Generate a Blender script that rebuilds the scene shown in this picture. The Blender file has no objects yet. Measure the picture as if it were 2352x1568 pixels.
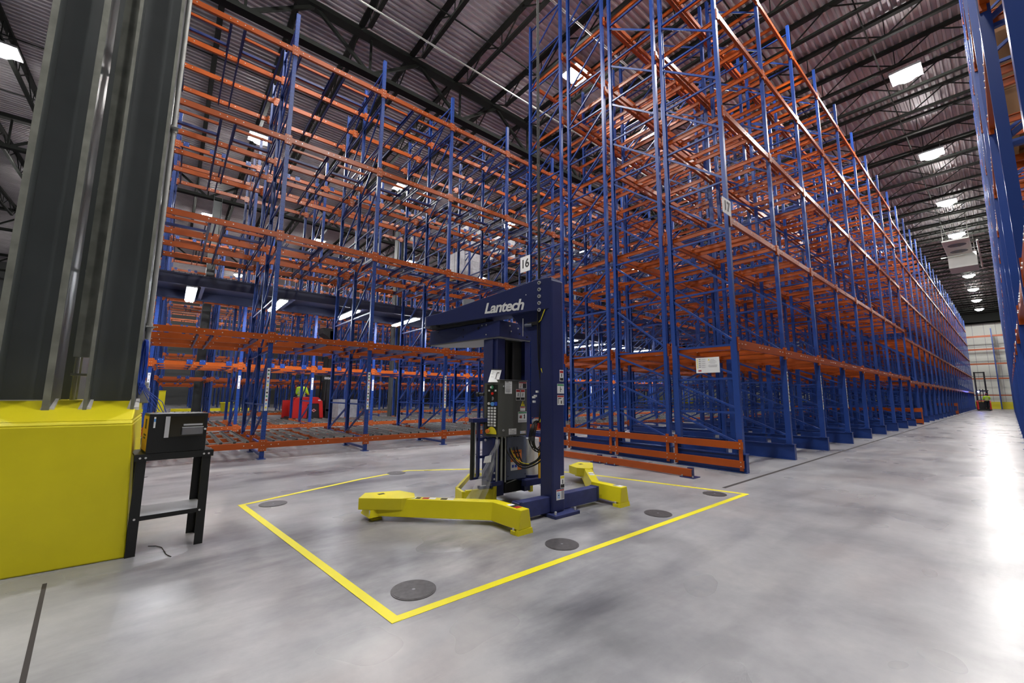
import bpy, math, random
from mathutils import Vector, Matrix
random.seed(7)
S = bpy.context.scene
C = S.collection
R = math.radians

# ---------------------------------------------------------------- camera
cam = bpy.data.objects.new('camera', bpy.data.cameras.new('camera'))
C.objects.link(cam)
S.camera = cam
PITCH, ROLL, YAW = R(7.5356), R(0.4229), R(50.3538)
fw = Vector((-math.sin(YAW)*math.cos(PITCH), math.cos(YAW)*math.cos(PITCH), math.sin(PITCH)))
rt = Vector((math.cos(YAW), math.sin(YAW), 0)); up = rt.cross(fw)
r2 = math.cos(ROLL)*rt + math.sin(ROLL)*up; u2 = -math.sin(ROLL)*rt + math.cos(ROLL)*up
cam.matrix_world = Matrix(((r2.x, u2.x, -fw.x, 0), (r2.y, u2.y, -fw.y, 0), (r2.z, u2.z, -fw.z, 1.3), (0, 0, 0, 1)))
cam.data.sensor_width = 36.0; cam.data.sensor_fit = 'HORIZONTAL'
cam.data.lens = 941.8055/2352*36.0
cam.data.clip_start = 0.02; cam.data.clip_end = 400

# ---------------------------------------------------------------- world, exposure
W = bpy.data.worlds.new('world'); S.world = W; W.use_nodes = True
W.node_tree.nodes['Background'].inputs[0].default_value = (0.75, 0.82, 1.0, 1)
W.node_tree.nodes['Background'].inputs[1].default_value = 0.01
S.view_settings.view_transform = 'Standard'
S.view_settings.look = 'None'
S.view_settings.gamma = 1
S.view_settings.use_curve_mapping = False
S.view_settings.exposure = 1.0
LAMP = 190.0       # emission of a high bay lens
TUBE = 40.0

# ---------------------------------------------------------------- materials
def newmat(name):
    m = bpy.data.materials.new(name); m.use_nodes = True
    return m, m.node_tree, m.node_tree.nodes['Principled BSDF']
def mat(name, col, rough=0.5, metal=0.0, emit=None, es=0, spec=None, bump=None, var=0.0, vscale=3.0, alpha=None, coat=0.0):
    m, nt, b = newmat(name)
    b.inputs['Base Color'].default_value = (*col, 1)
    b.inputs['Roughness'].default_value = rough
    b.inputs['Metallic'].default_value = metal
    if spec is not None: b.inputs['Specular IOR Level'].default_value = spec
    if coat: b.inputs['Coat Weight'].default_value = coat; b.inputs['Coat Roughness'].default_value = 0.15
    if emit: b.inputs['Emission Color'].default_value = (*emit, 1); b.inputs['Emission Strength'].default_value = es
    if alpha is not None: b.inputs['Alpha'].default_value = alpha
    tc = nt.nodes.new('ShaderNodeTexCoord')
    if var:
        n = nt.nodes.new('ShaderNodeTexNoise'); n.inputs['Scale'].default_value = vscale; n.inputs['Detail'].default_value = 3
        nt.links.new(tc.outputs['Object'], n.inputs['Vector'])
        mx = nt.nodes.new('ShaderNodeMixRGB'); mx.blend_type = 'MULTIPLY'; mx.inputs[0].default_value = 1
        mx.inputs[1].default_value = (*col, 1)
        rp = nt.nodes.new('ShaderNodeValToRGB')
        rp.color_ramp.elements[0].position = 0.3; rp.color_ramp.elements[0].color = (1-var, 1-var, 1-var, 1)
        rp.color_ramp.elements[1].position = 0.7; rp.color_ramp.elements[1].color = (1, 1, 1, 1)
        nt.links.new(n.outputs['Fac'], rp.inputs[0]); nt.links.new(rp.outputs[0], mx.inputs[2])
        nt.links.new(mx.outputs[0], b.inputs['Base Color'])
    if bump:
        n = nt.nodes.new('ShaderNodeTexNoise'); n.inputs['Scale'].default_value = bump[0]
        nt.links.new(tc.outputs['Object'], n.inputs['Vector'])
        bp = nt.nodes.new('ShaderNodeBump'); bp.inputs['Strength'].default_value = bump[1]; bp.inputs['Distance'].default_value = 0.01
        nt.links.new(n.outputs['Fac'], bp.inputs['Height']); nt.links.new(bp.outputs[0], b.inputs['Normal'])
    return m
def perforated(name, col, hole):
    """painted post with a column of punched holes (pattern in object space)"""
    m, nt, b = newmat(name)
    tc = nt.nodes.new('ShaderNodeTexCoord'); sp = nt.nodes.new('ShaderNodeSeparateXYZ')
    nt.links.new(tc.outputs['Object'], sp.inputs[0])
    def mth(op, a, bb=None, c=None):
        n = nt.nodes.new('ShaderNodeMath'); n.operation = op
        for i, v in enumerate((a, bb, c)):
            if v is None: continue
            if isinstance(v, (int, float)): n.inputs[i].default_value = v
            else: nt.links.new(v, n.inputs[i])
        return n.outputs[0]
    z = mth('SUBTRACT', mth('FRACT', mth('MULTIPLY', sp.outputs['Z'], 1/0.1)), 0.5)
    z = mth('MULTIPLY', z, 0.1)
    y = mth('SUBTRACT', mth('ABSOLUTE', sp.outputs['Y']), 0.022)
    d = mth('ADD', mth('MULTIPLY', z, z), mth('MULTIPLY', y, y))
    h = mth('LESS_THAN', d, 0.0075**2)
    mx = nt.nodes.new('ShaderNodeMixRGB'); mx.inputs[1].default_value = (*col, 1); mx.inputs[2].default_value = (*hole, 1)
    nt.links.new(h, mx.inputs[0]); nt.links.new(mx.outputs[0], b.inputs['Base Color'])
    b.inputs['Roughness'].default_value = 0.36
    return m
BLUE = (0.014, 0.052, 0.255)
ORANGE = (0.40, 0.073, 0.006)
m_post = perforated('blue_post_paint', BLUE, (0.003, 0.008, 0.03))
m_blue = mat('blue_rack_paint', BLUE, 0.36, var=0.15, vscale=4)
m_dblue = mat('dark_blue_rail_paint', (0.009, 0.022, 0.12), 0.4)
m_orange = mat('orange_beam_paint', ORANGE, 0.34, var=0.12, vscale=5)
m_bolt = mat('zinc_bolt', (0.75, 0.75, 0.75), 0.35, 0.6)
m_zinc = mat('galvanised_steel', (0.42, 0.43, 0.41), 0.45, 0.5, var=0.15, vscale=8)
m_navy = mat('navy_machine_paint', (0.012, 0.020, 0.105), 0.42, var=0.12, vscale=6, bump=(60, 0.05))
m_navyL = mat('navy_worn_paint', (0.030, 0.042, 0.165), 0.55, var=0.3, vscale=12)
m_yel = mat('yellow_machine_paint', (0.80, 0.70, 0.010), 0.38, var=0.06, vscale=5)
m_yelb = mat('yellow_block_paint', (0.77, 0.68, 0.006), 0.5, var=0.10, vscale=2.5, bump=(9, 0.25))
m_yel2 = mat('amber_panel_paint', (0.75, 0.42, 0.02), 0.45)
m_white = mat('white_label', (0.78, 0.79, 0.80), 0.5)
m_wpaint = mat('white_caulk', (0.62, 0.62, 0.60), 0.8)
m_black = mat('black_plastic', (0.006, 0.006, 0.007), 0.5)
m_blackm = mat('black_powder_coat', (0.008, 0.009, 0.009), 0.45, bump=(80, 0.1))
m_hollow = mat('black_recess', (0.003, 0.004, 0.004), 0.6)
m_grey = mat('grey_cabinet_paint', (0.085, 0.088, 0.080), 0.42, var=0.08, vscale=40)
m_lgrey = mat('light_grey_steel', (0.30, 0.31, 0.33), 0.45, 0.3)
m_sgrey = mat('slate_grey_cover', (0.09, 0.11, 0.17), 0.45)
m_silver = mat('brushed_aluminium', (0.75, 0.76, 0.78), 0.35, 0.5)
m_red = mat('truck_red_paint', (0.55, 0.012, 0.010), 0.35)
m_redl = mat('red_label_ink', (0.42, 0.02, 0.02), 0.5)
m_green = mat('green_label_ink', (0.04, 0.28, 0.12), 0.5)
m_cyan = mat('light_blue_label_ink', (0.10, 0.32, 0.75), 0.5)
m_yink = mat('yellow_label_ink', (0.80, 0.70, 0.03), 0.5)
m_oink = mat('orange_label_ink', (0.80, 0.22, 0.04), 0.5)
m_ink = mat('black_label_ink', (0.012, 0.012, 0.014), 0.5)
m_gink = mat('grey_label_ink', (0.35, 0.35, 0.38), 0.6)
m_cold = mat('column_grey_paint', (0.105, 0.118, 0.120), 0.42, var=0.25, vscale=1.6, bump=(30, 0.05))
m_cole = mat('column_flange_worn_edge', (0.30, 0.31, 0.27), 0.4, 0.3, var=0.4, vscale=6)
m_truss = mat('black_joist_paint', (0.010, 0.012, 0.010), 0.75, spec=0.25)
m_deck = mat('galvanised_roof_deck', (0.58, 0.55, 0.57), 0.5, 0.25, var=0.35, vscale=0.8)
m_wall = mat('white_insulated_panel', (0.80, 0.82, 0.76), 0.6, var=0.05, vscale=0.4)
m_dwall = mat('grey_wall_panel', (0.09, 0.095, 0.095), 0.7)
m_tape = mat('yellow_floor_tape', (0.82, 0.74, 0.02), 0.45)
m_disc = mat('dark_steel_cover', (0.12, 0.115, 0.12), 0.42, 0.4, var=0.35, vscale=25)
m_joint = mat('joint_sealant', (0.035, 0.03, 0.03), 0.8)
m_hivis = mat('lime_hi_vis_cloth', (0.55, 0.85, 0.02), 0.75)
m_refl = mat('silver_reflective_tape', (0.42, 0.42, 0.36), 0.5)
m_skin = mat('skin', (0.45, 0.24, 0.16), 0.55)
m_cloth = mat('dark_trousers_cloth', (0.010, 0.012, 0.018), 0.85)
m_cap = mat('orange_helmet_band', (0.70, 0.10, 0.03), 0.6)
m_bcable = mat('blue_cable_jacket', (0.03, 0.09, 0.52), 0.4)
m_wood = mat('pallet_wood', (0.38, 0.22, 0.09), 0.75, var=0.3, vscale=9)
m_carton = mat('brown_carton', (0.22, 0.11, 0.045), 0.75, var=0.15, vscale=2)
m_wrapw = mat('white_wrapped_load', (0.55, 0.56, 0.60), 0.35, var=0.25, vscale=7)
m_cooler = mat('white_cooler_enamel', (0.72, 0.76, 0.72), 0.45)
m_mezz = mat('dark_mezzanine_deck', (0.010, 0.014, 0.045), 0.5)
m_led = mat('lamp_lens', (1, 1, 1), 0.5, emit=(1.0, 0.97, 0.93), es=LAMP)
m_tube = mat('tube_lens', (1, 1, 1), 0.5, emit=(0.92, 0.95, 1.0), es=TUBE)
m_spot = mat('blue_spot_lens', (0.1, 0.1, 1), 0.5, emit=(0.12, 0.16, 1.0), es=60)
m_rled = mat('red_push_button', (0.7, 0.02, 0.01), 0.4)
m_glass = mat('smoked_window', (0.02, 0.016, 0.006), 0.08, coat=0.6)
m_clear = mat('clear_plastic_bin', (0.30, 0.30, 0.32), 0.12, alpha=0.45)
m_film = mat('clear_stretch_film', (0.85, 0.87, 0.92), 0.12, alpha=0.13, bump=(14, 0.9))

def floor_material():
    m, nt, b = newmat('polished_concrete')
    tc = nt.nodes.new('ShaderNodeTexCoord')
    def mp(sc, rot=0):
        n = nt.nodes.new('ShaderNodeMapping'); n.inputs['Scale'].default_value = sc; n.inputs['Rotation'].default_value = (0, 0, rot)
        nt.links.new(tc.outputs['Object'], n.inputs['Vector']); return n.outputs[0]
    def noise(v, s, d=4, r=0.55, dist=0.0):
        n = nt.nodes.new('ShaderNodeTexNoise'); n.inputs['Scale'].default_value = s; n.inputs['Detail'].default_value = d
        n.inputs['Roughness'].default_value = r; n.inputs['Distortion'].default_value = dist
        nt.links.new(v, n.inputs['Vector']); return n.outputs['Fac']
    def ramp(f, stops):
        n = nt.nodes.new('ShaderNodeValToRGB'); e = n.color_ramp.elements
        e[0].position, e[0].color = stops[0][0], (*stops[0][1], 1)
        e[1].position, e[1].color = stops[-1][0], (*stops[-1][1], 1)
        for p, c in stops[1:-1]:
            k = e.new(p); k.color = (*c, 1)
        nt.links.new(f, n.inputs[0]); return n.outputs[0]
    def mult(a, bb, f=1.0):
        n = nt.nodes.new('ShaderNodeMixRGB'); n.blend_type = 'MULTIPLY'; n.inputs[0].default_value = f
        nt.links.new(a, n.inputs[1]); nt.links.new(bb, n.inputs[2]); return n.outputs[0]
    base = ramp(noise(mp((1, 1, 1)), 0.7, 5, 0.62, 0.3), [(0.28, (0.25, 0.255, 0.27)), (0.50, (0.385, 0.39, 0.405)), (0.75, (0.52, 0.52, 0.52))])
    streak = ramp(noise(mp((1.6, 0.30, 1), 0.35), 1.1, 7, 0.62, 0.35), [(0.28, (0.48, 0.48, 0.51)), (0.48, (0.86, 0.86, 0.88)), (0.7, (1, 1, 1))])
    fine = ramp(noise(mp((1, 1, 1)), 9, 6, 0.7), [(0.3, (0.88, 0.88, 0.89)), (0.7, (1, 1, 1))])
    mask = ramp(noise(mp((1, 0.7, 1)), 0.28, 3, 0.5), [(0.44, (1, 1, 1)), (0.60, (0.0, 0.0, 0.0))])
    sm = ramp(noise(mp((0.9, 0.30, 1), -0.45), 1.6, 7, 0.62, 0.2), [(0.36, (0.42, 0.42, 0.46)), (0.56, (1, 1, 1))])
    mxs = nt.nodes.new('ShaderNodeMixRGB'); mxs.inputs[1].default_value = (1, 1, 1, 1)
    inv = nt.nodes.new('ShaderNodeInvert'); nt.links.new(mask, inv.inputs[1]); nt.links.new(inv.outputs[0], mxs.inputs[0]); nt.links.new(sm, mxs.inputs[2])
    col = mult(mult(mult(base, streak, 0.7), fine), mxs.outputs[0])
    # warm reddish-brown staining in patches
    st = ramp(noise(mp((1, 1, 1)), 0.45, 4, 0.6, 0.5), [(0.52, (1, 1, 1)), (0.7, (1.0, 0.93, 0.90))])
    col = mult(col, st)
    nt.links.new(col, b.inputs['Base Color'])
    rr = nt.nodes.new('ShaderNodeMapRange'); rr.inputs[1].default_value = 0.3; rr.inputs[2].default_value = 0.7
    rr.inputs[3].default_value = 0.25; rr.inputs[4].default_value = 0.36
    nt.links.new(noise(mp((1.0, 0.6, 1)), 1.2, 2, 0.5, 0.0), rr.inputs[0])
    nt.links.new(rr.outputs[0], b.inputs['Roughness'])
    b.inputs['Specular IOR Level'].default_value = 0.34
    return m
m_floor = floor_material()

# ---------------------------------------------------------------- mesh helpers
class MB:
    def __init__(s): s.v = []; s.f = []; s.m = []; s.ms = []
    def mi(s, m):
        if m not in s.ms: s.ms.append(m)
        return s.ms.index(m)
    def add(s, vs, fs, m):
        o = len(s.v); s.v += [tuple(p) for p in vs]; k = s.mi(m)
        for f in fs: s.f.append(tuple(i+o for i in f)); s.m.append(k)
    def box(s, x0, x1, y0, y1, z0, z1, m):
        s.add([(x0,y0,z0),(x1,y0,z0),(x1,y1,z0),(x0,y1,z0),(x0,y0,z1),(x1,y0,z1),(x1,y1,z1),(x0,y1,z1)],
              [(0,3,2,1),(4,5,6,7),(0,1,5,4),(1,2,6,5),(2,3,7,6),(3,0,4,7)], m)
    def bar(s, p, q, w, h, m, upv=(0,0,1)):
        p = Vector(p); q = Vector(q); d = (q-p).normalized(); u = Vector(upv)
        if abs(d.dot(u)) > 0.98: u = Vector((1,0,0))
        a = d.cross(u).normalized(); b = a.cross(d).normalized()
        vs = [e + a*sx*w/2 + b*sz*h/2 for e in (p, q) for sx, sz in ((-1,-1),(1,-1),(1,1),(-1,1))]
        s.add(vs, [(3,2,1,0),(4,5,6,7),(0,1,5,4),(1,2,6,5),(2,3,7,6),(3,0,4,7)], m)
    def cyl(s, p, q, r, n, m, r1=None):
        p = Vector(p); q = Vector(q); d = (q-p).normalized(); u = Vector((0,0,1))
        if abs(d.dot(u)) > 0.9: u = Vector((1,0,0))
        a = d.cross(u).normalized(); b = d.cross(a).normalized(); r1 = r if r1 is None else r1
        vs = [p + (a*math.cos(t)+b*math.sin(t))*r for t in [2*math.pi*i/n for i in range(n)]]
        vs += [q + (a*math.cos(t)+b*math.sin(t))*r1 for t in [2*math.pi*i/n for i in range(n)]]
        fs = [(i, (i+1) % n, n+(i+1) % n, n+i) for i in range(n)]
        fs += [tuple(reversed(range(n))), tuple(range(n, 2*n))]
        s.add(vs, fs, m)
    def tube(s, pts, r, n, m):
        pts = [Vector(p) for p in pts]; rings = []; vs = []
        t0 = (pts[1]-pts[0]).normalized(); u = Vector((0,0,1)) if abs(t0.z) < 0.9 else Vector((1,0,0))
        a = t0.cross(u).normalized()
        for i, p in enumerate(pts):
            t = (pts[min(i+1, len(pts)-1)]-pts[max(i-1, 0)]).normalized()
            a = (a - t*a.dot(t)).normalized(); b = t.cross(a)
            vs += [p + (a*math.cos(x)+b*math.sin(x))*r for x in [2*math.pi*k/n for k in range(n)]]
        fs = []
        for i in range(len(pts)-1):
            for k in range(n): fs.append((i*n+k, i*n+(k+1) % n, (i+1)*n+(k+1) % n, (i+1)*n+k))
        fs += [tuple(reversed(range(n))), tuple((len(pts)-1)*n+k for k in range(n))]
        s.add(vs, fs, m)
    def prism(s, poly, a, b, m, axis='Y'):
        """poly = 2D outline, extruded between a and b along the axis"""
        def P(u, w, t): return {'Y': (u, t, w), 'X': (t, u, w), 'Z': (u, w, t)}[axis]
        n = len(poly); vs = [P(u, w, a) for u, w in poly] + [P(u, w, b) for u, w in poly]
        s.add(vs, [(i, (i+1) % n, n+(i+1) % n, n+i) for i in range(n)] + [tuple(reversed(range(n))), tuple(range(n, 2*n))], m)
    def hull8(s, bot, top, m):
        n = len(bot); s.add(list(bot)+list(top), [(i, (i+1) % n, n+(i+1) % n, n+i) for i in range(n)] + [tuple(reversed(range(n))), tuple(range(n, 2*n))], m)
    def build(s, name, parent=None, loc=(0,0,0), rz=0, smooth=False, bevel=0, tf=None):
        me = bpy.data.meshes.new(name)
        vs = [tf @ Vector(p) for p in s.v] if tf else s.v
        me.from_pydata(vs, [], s.f); 
        for m in s.ms: me.materials.append(m)
        me.polygons.foreach_set('material_index', s.m)
        me.update()
        fix = bpy.data.meshes.new  # noqa
        if smooth:
            me.polygons.foreach_set('use_smooth', [True]*len(me.polygons))
            try: me.set_sharp_from_angle(angle=R(40))
            except Exception: pass
        return place(me, name, parent, loc, rz, bevel)
def place(me, name, parent=None, loc=(0,0,0), rz=0, bevel=0):
    o = bpy.data.objects.new(name, me); C.objects.link(o); o.location = loc; o.rotation_euler = (0, 0, rz)
    if parent: o.parent = parent
    if bevel:
        b = o.modifiers.new('bevel', 'BEVEL'); b.width = bevel; b.segments = 2; b.limit_method = 'ANGLE'
    return o
import bmesh
def recalc():
    for me in bpy.data.meshes:
        bm = bmesh.new(); bm.from_mesh(me); bmesh.ops.recalc_face_normals(bm, faces=bm.faces); bm.to_mesh(me); bm.free()
def tag(o, label, cat, group=None, kind=None):
    o['label'] = label; o['category'] = cat
    if group: o['group'] = group
    if kind: o['kind'] = kind
    return o
def thing(name, label, cat, loc=(0,0,0), rz=0, group=None):
    o = bpy.data.objects.new(name, None); C.objects.link(o); o.location = loc; o.rotation_euler = (0,0,rz)
    o.empty_display_size = 0.2
    return tag(o, label, cat, group)
def struct(o): o['kind'] = 'structure'; return o
def copy_tree(o, parent=None):
    c = o.copy(); C.objects.link(c); c.parent = parent
    if parent is None:
        pass
    for ch in list(o.children): copy_tree(ch, c)
    return c
def text_mesh(txt, size, m, shear=0.0, bold=0.0, ext=0.002, align='CENTER', space=1.0):
    cu = bpy.data.curves.new('lettering', 'FONT'); cu.body = txt; cu.size = size; cu.shear = shear; cu.offset = bold
    cu.extrude = ext; cu.align_x = align; cu.align_y = 'CENTER'; cu.space_character = space
    o = bpy.data.objects.new('tmp', cu); C.objects.link(o)
    dg = bpy.context.evaluated_depsgraph_get(); dg.update()
    me = bpy.data.meshes.new_from_object(o.evaluated_get(dg))
    bpy.data.objects.remove(o); me.materials.clear(); me.materials.append(m)
    return me
def face_matrix(origin, right, upv):
    r = Vector(right).normalized(); u = Vector(upv).normalized(); n = r.cross(u)
    return Matrix(((r.x,u.x,n.x,origin[0]),(r.y,u.y,n.y,origin[1]),(r.z,u.z,n.z,origin[2]),(0,0,0,1)))
def text_on(name, txt, size, m, origin, right, upv, parent, **k):
    me = text_mesh(txt, size, m, **k); me.transform(face_matrix(origin, right, upv))
    return place(me, name, parent)

# ================================================================ SETTING
XW, XE, YS, YN, ZD = -62.0, 14.0, -16.0, 88.0, 14.0
b = MB(); b.add([(XW,YS,0),(XE,YS,0),(XE,YN,0),(XW,YN,0)], [(0,1,2,3)], m_floor); struct(b.build('floor'))
# roof deck: trapezoidal ribs running along Y
b = MB(); x = XW; vs = []; prof = []
while x < XE:
    prof += [(x, ZD), (x+0.055, ZD), (x+0.075, ZD+0.075), (x+0.185, ZD+0.075), (x+0.205, ZD)]; x += 0.205
n = len(prof)
vs = [(p, YS, z) for p, z in prof] + [(p, YN, z) for p, z in prof]
b.add(vs, [(i, i+1, n+i+1, n+i) for i in range(n-1)], m_deck); struct(b.build('ceiling'))
def wall(name, p, q, h, m, seam=None):
    b = MB(); p = Vector(p); q = Vector(q); d = (q-p).normalized(); nn = Vector((d.y, -d.x, 0))*0.15
    b.hull8([p, q, q+nn, p+nn], [v+Vector((0,0,h)) for v in (p, q, q+nn, p+nn)], m)
    return struct(b.build(name))
wall('wall_back', (XE,YN,0), (XW,YN,0), ZD, m_wall)
wall('wall_front', (XW,YS,0), (XE,YS,0), ZD, m_dwall)
wall('wall_left', (XW,YN,0), (XW,YS,0), ZD, m_dwall)
wall('wall_right', (XE,YS,0), (XE,YN,0), ZD, m_dwall)
b = MB(); b.box(XW, XE, YN-0.12, YN, 0, 0.95, m_yink); struct(b.build('baseboard_back'))
b = MB()
x = XW
while x < XE: b.box(x-0.02, x+0.02, YN-0.03, YN, 0.95, ZD, m_gink); x += 1.1
b.box(XW, XE, YN-0.03, YN, 4.45, 4.52, m_gink); b.box(XW, XE, YN-0.03, YN, 8.6, 8.67, m_gink)
struct(b.build('trim_1'))
b = MB(); b.box(XW, XE, YN-1.2, YN-0.02, 11.9, 12.05, m_truss); b.box(XW, XE, YN-1.2, YN-1.1, 11.9, 13.9, m_truss); struct(b.build('trim_2'))

# roof girders along Y and bar joists along X
GX = [-58.3, -43.3, -28.3, -13.3, 1.7]
def truss(b, p, q, zt, zb, ct, cb, pan, wm, verts=True):
    """warren truss between p and q"""
    p = Vector(p); q = Vector(q); L = (q-p).length; d = (q-p)/L; n = max(2, int(L/pan)); st = L/n
    b.bar(p+Vector((0,0,zt)), q+Vector((0,0,zt)), ct[0], ct[1], m_truss)
    b.bar(p+d*st*0.5+Vector((0,0,zb)), q-d*st*0.5+Vector((0,0,zb)), cb[0], cb[1], m_truss)
    for i in range(n):
        a = p+d*st*i; c = p+d*st*(i+1); mi = (a+c)/2
        b.bar(a+Vector((0,0,zt)), mi+Vector((0,0,zb)), wm, wm, m_truss)
        b.bar(mi+Vector((0,0,zb)), c+Vector((0,0,zt)), wm, wm, m_truss)
        if verts: b.bar(mi+Vector((0,0,zb)), mi+Vector((0,0,zt)), wm*0.7, wm*0.7, m_truss)
b = MB(); truss(b, (0,0,0), (0,104,0), 0, -1.42, (0.34, 0.16), (0.3, 0.15), 3.7, 0.1); first = b.build('roof_girder'); gme = first.data; first.location = (GX[0], YS, ZD-0.13)
girders = [first]
for gx in GX[1:]: girders.append(place(gme, 'roof_girder', None, (gx, YS, ZD-0.13)))
glab = ['black steel roof girder farthest to the left beyond the deep rack rows', 'black steel roof girder second in from the far left side of the hall',
        'black steel roof girder above the forklift aisle behind the left racks', 'heavy black roof girder slanting above the tops of the left racks',
        'black steel roof girder above the racks at the right edge']
for g, l in zip(girders, glab): tag(g, l, 'girder', 'roof girders')
b = MB(); truss(b, (0,0,0), (15,0,0), -0.01, -0.72, (0.17, 0.11), (0.13, 0.09), 1.9, 0.036); _j = b.build('bar_joist'); jme = _j.data; bpy.data.objects.remove(_j)
spans = [(-13.3, 'over the aisles and racks on the right'), (-28.3, 'over the left racks'), (-43.3, 'over the deep rows beyond the red truck')]
jn = 0
for gx, w in spans:
    y = YS+1.0
    while y < YN-1.5:
        if not (gx == -43.3 and y > 45) and not (gx == -28.3 and y > 62):
            o = place(jme, 'bar_joist', None, (gx, y, ZD-0.04))
            tag(o, 'slim black zigzag roof joist '+w, 'roof joist', 'bar joists '+w)
        y += 1.9
# cross bridging rods between joists
b = MB()
for bx in (-10.2, -7.2, -4.4, -1.9, 0.6): b.bar((bx, YS, ZD-0.76), (bx, YN-1.3, ZD-0.76), 0.035, 0.035, m_truss)
for bx in (-17, -20.5, -24.5): b.bar((bx, YS, ZD-0.76), (bx, 60, ZD-0.76), 0.035, 0.035, m_truss)
struct(b.build('trim_3'))
# sprinkler mains under the roof
for i, (sx, r, lab) in enumerate(((-7.6, 0.035, 'thin pale sprinkler pipe under the roof above the right rack block'), (-11.3, 0.03, 'thin pale sprinkler pipe under the roof beside the heavy girder'))):
    b = MB(); b.cyl((0, YS+.2, 0), (0, YN-1.4, 0), r, 8, m_zinc); tag(b.build('sprinkler_pipe', None, (sx, 0, ZD-1.0)), lab, 'pipe')
for i, (px, py, pz) in enumerate(((-7.6, 5.9, ZD-1.03), (-10.0, 5.1, ZD-0.95))):
    pass

# floor markings
b = MB()
def strip(b, p, q, w, m, z=0.0015, t=0.0015):
    p = Vector((*p, 0)); q = Vector((*q, 0)); d = (q-p).normalized(); nrm = Vector((-d.y, d.x, 0))*w/2
    b.hull8([p-nrm+Vector((0,0,z-t)), q-nrm+Vector((0,0,z-t)), q+nrm+Vector((0,0,z-t)), p+nrm+Vector((0,0,z-t))],
            [p-nrm+Vector((0,0,z)), q-nrm+Vector((0,0,z)), q+nrm+Vector((0,0,z)), p+nrm+Vector((0,0,z))], m)
tp = [(-2.396,1.10), (-2.397,6.18), (-5.053,5.426), (-6.316,4.188), (-6.832,3.229), (-6.56,2.419), (-5.92,0.776)]
tp = [(-2.42,1.13), (-2.42,6.15), (-4.95,5.47), (-6.25,4.27), (-6.80,3.30), (-6.56,2.42), (-5.90,0.776)]
for i in range(len(tp)):
    p, q = Vector(tp[i]), Vector(tp[(i+1) % len(tp)]); d = (q-p).normalized()*0.03
    strip(b, p-d, q+d, 0.065, m_tape, 0.0018 + 0.0002*i)
tag(b.build('floor_tape'), 'yellow tape outline on the concrete around the stretch wrapper', 'floor tape')
discs = [(-2.69, 1.385, 'round dark floor cover in the tape corner nearest the camera'), (-2.66, 2.795, 'round dark floor cover in front of the wrapper, second from the camera'),
         (-2.655, 4.35, 'round dark floor cover right of the wrapper post foot'), (-2.69, 5.82, 'round dark floor cover at the right corner of the tape outline'),
         (-5.745, 1.075, 'round dark floor cover at the left corner of the tape outline'), (-6.71, 3.06, 'faint round floor cover behind the wrapper near the back tape')]
for x, y, l in discs:
    b = MB(); b.cyl((0,0,0), (0,0,0.004), 0.150, 40, m_disc); b.cyl((0,0,0.004), (0,0,0.0055), 0.138, 40, m_disc)
    b.cyl((0,0,0.0055), (0,0,0.0065), 0.012, 10, m_lgrey)
    tag(b.build('floor_cover', None, (x, y, 0)), l, 'floor cover', 'round floor covers')
b = MB(); strip(b, (-4.352,-0.538), (-2.2,-0.31), 0.022, m_joint, 0.0012, 0.001); struct(b.build('trim_4'))
b = MB(); strip(b, (-2.78, 6.3), (-2.78, 87), 0.05, m_joint, 0.0012, 0.001)
struct(b.build('trim_5'))

# ================================================================ LIGHTS
def lamp_proto():
    t = thing('high_bay_light', '', 'ceiling light')
    b = MB(); b.box(-0.42, 0.42, -0.42, 0.42, 0.02, 0.1, m_lgrey); b.box(-0.12, 0.12, -0.12, 0.12, 0.1, 0.22, m_grey)
    b.cyl((-0.3,0,0.1), (-0.3,0,1.02), 0.008, 6, m_zinc); b.cyl((0.3,0,0.1), (0.3,0,1.02), 0.008, 6, m_zinc)
    b.build('housing', t)
    b = MB(); b.cyl((0,0,-0.14), (0,0,0.018), 0.24, 20, m_led, 0.37)
    o = b.build('lens', t); 
    return t
proto = lamp_proto(); used = False; ln = 0
def lampat(x, y, label, group, z=13.0):
    global used
    t = proto if not used else copy_tree(proto); used = True
    t.location = (x, y, z); t['label'] = label; t['group'] = group; return t
vis = {2:'nearest and largest in the row', 3:'second in the row', 4:'third in the row', 5:'fourth in the row', 6:'fifth in the row, beside the white cooler', 7:'just past the white cooler', 8:'second past the white cooler', 9:'third past the white cooler', 10:'second last before the far wall', 11:'last before the far wall'}
for k in range(11):
    y = 4.35 + 7.67*k
    lampat(-1.3 - 0.004*max(0, y-30), y, 'glowing ceiling light over the right aisle, '+vis[k] if k in vis else 'ceiling light of the right aisle row, above the top edge of the photo', 'ceiling lights over the right aisle')
for k, y in enumerate([2.8, 10.5, 18.6, 26.3, 34, 41.7]):
    lampat(-9.05, y, ['ceiling light just above the wrapper, out of the top edge', 'brightest ceiling light, seen through the front frames of the right racks', 'ceiling light glowing through the middle of the right racks'][k] if k < 3 else ['','','','ceiling light deep behind the right racks, nearer one','ceiling light deep behind the right racks, middle one','ceiling light deep behind the right racks, farthest one'][k], 'ceiling lights over the gap left of the right racks')
for k, y in enumerate([-5.5, 2.17, 9.2, 17, 24.7, 32.4]):
    lampat(-21.1, y, ['ceiling light hidden behind the grey columns', 'ceiling light glowing through the upper left racks, larger one', 'ceiling light glowing between the second and third left uprights'][k] if k < 3 else 'ceiling light over the red truck aisle, '+['','','','fourth','fifth','sixth'][k]+' from the left', 'ceiling lights over the forklift aisle')
for k, y in enumerate([-6.6, 1.02, 7.87, 15.5, 23.2]):
    lampat(-33, y, 'distant ceiling light over the deep rack rows, '+['first','second','third','fourth','fifth'][k]+' from the left', 'distant ceiling lights over the deep rows')
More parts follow.
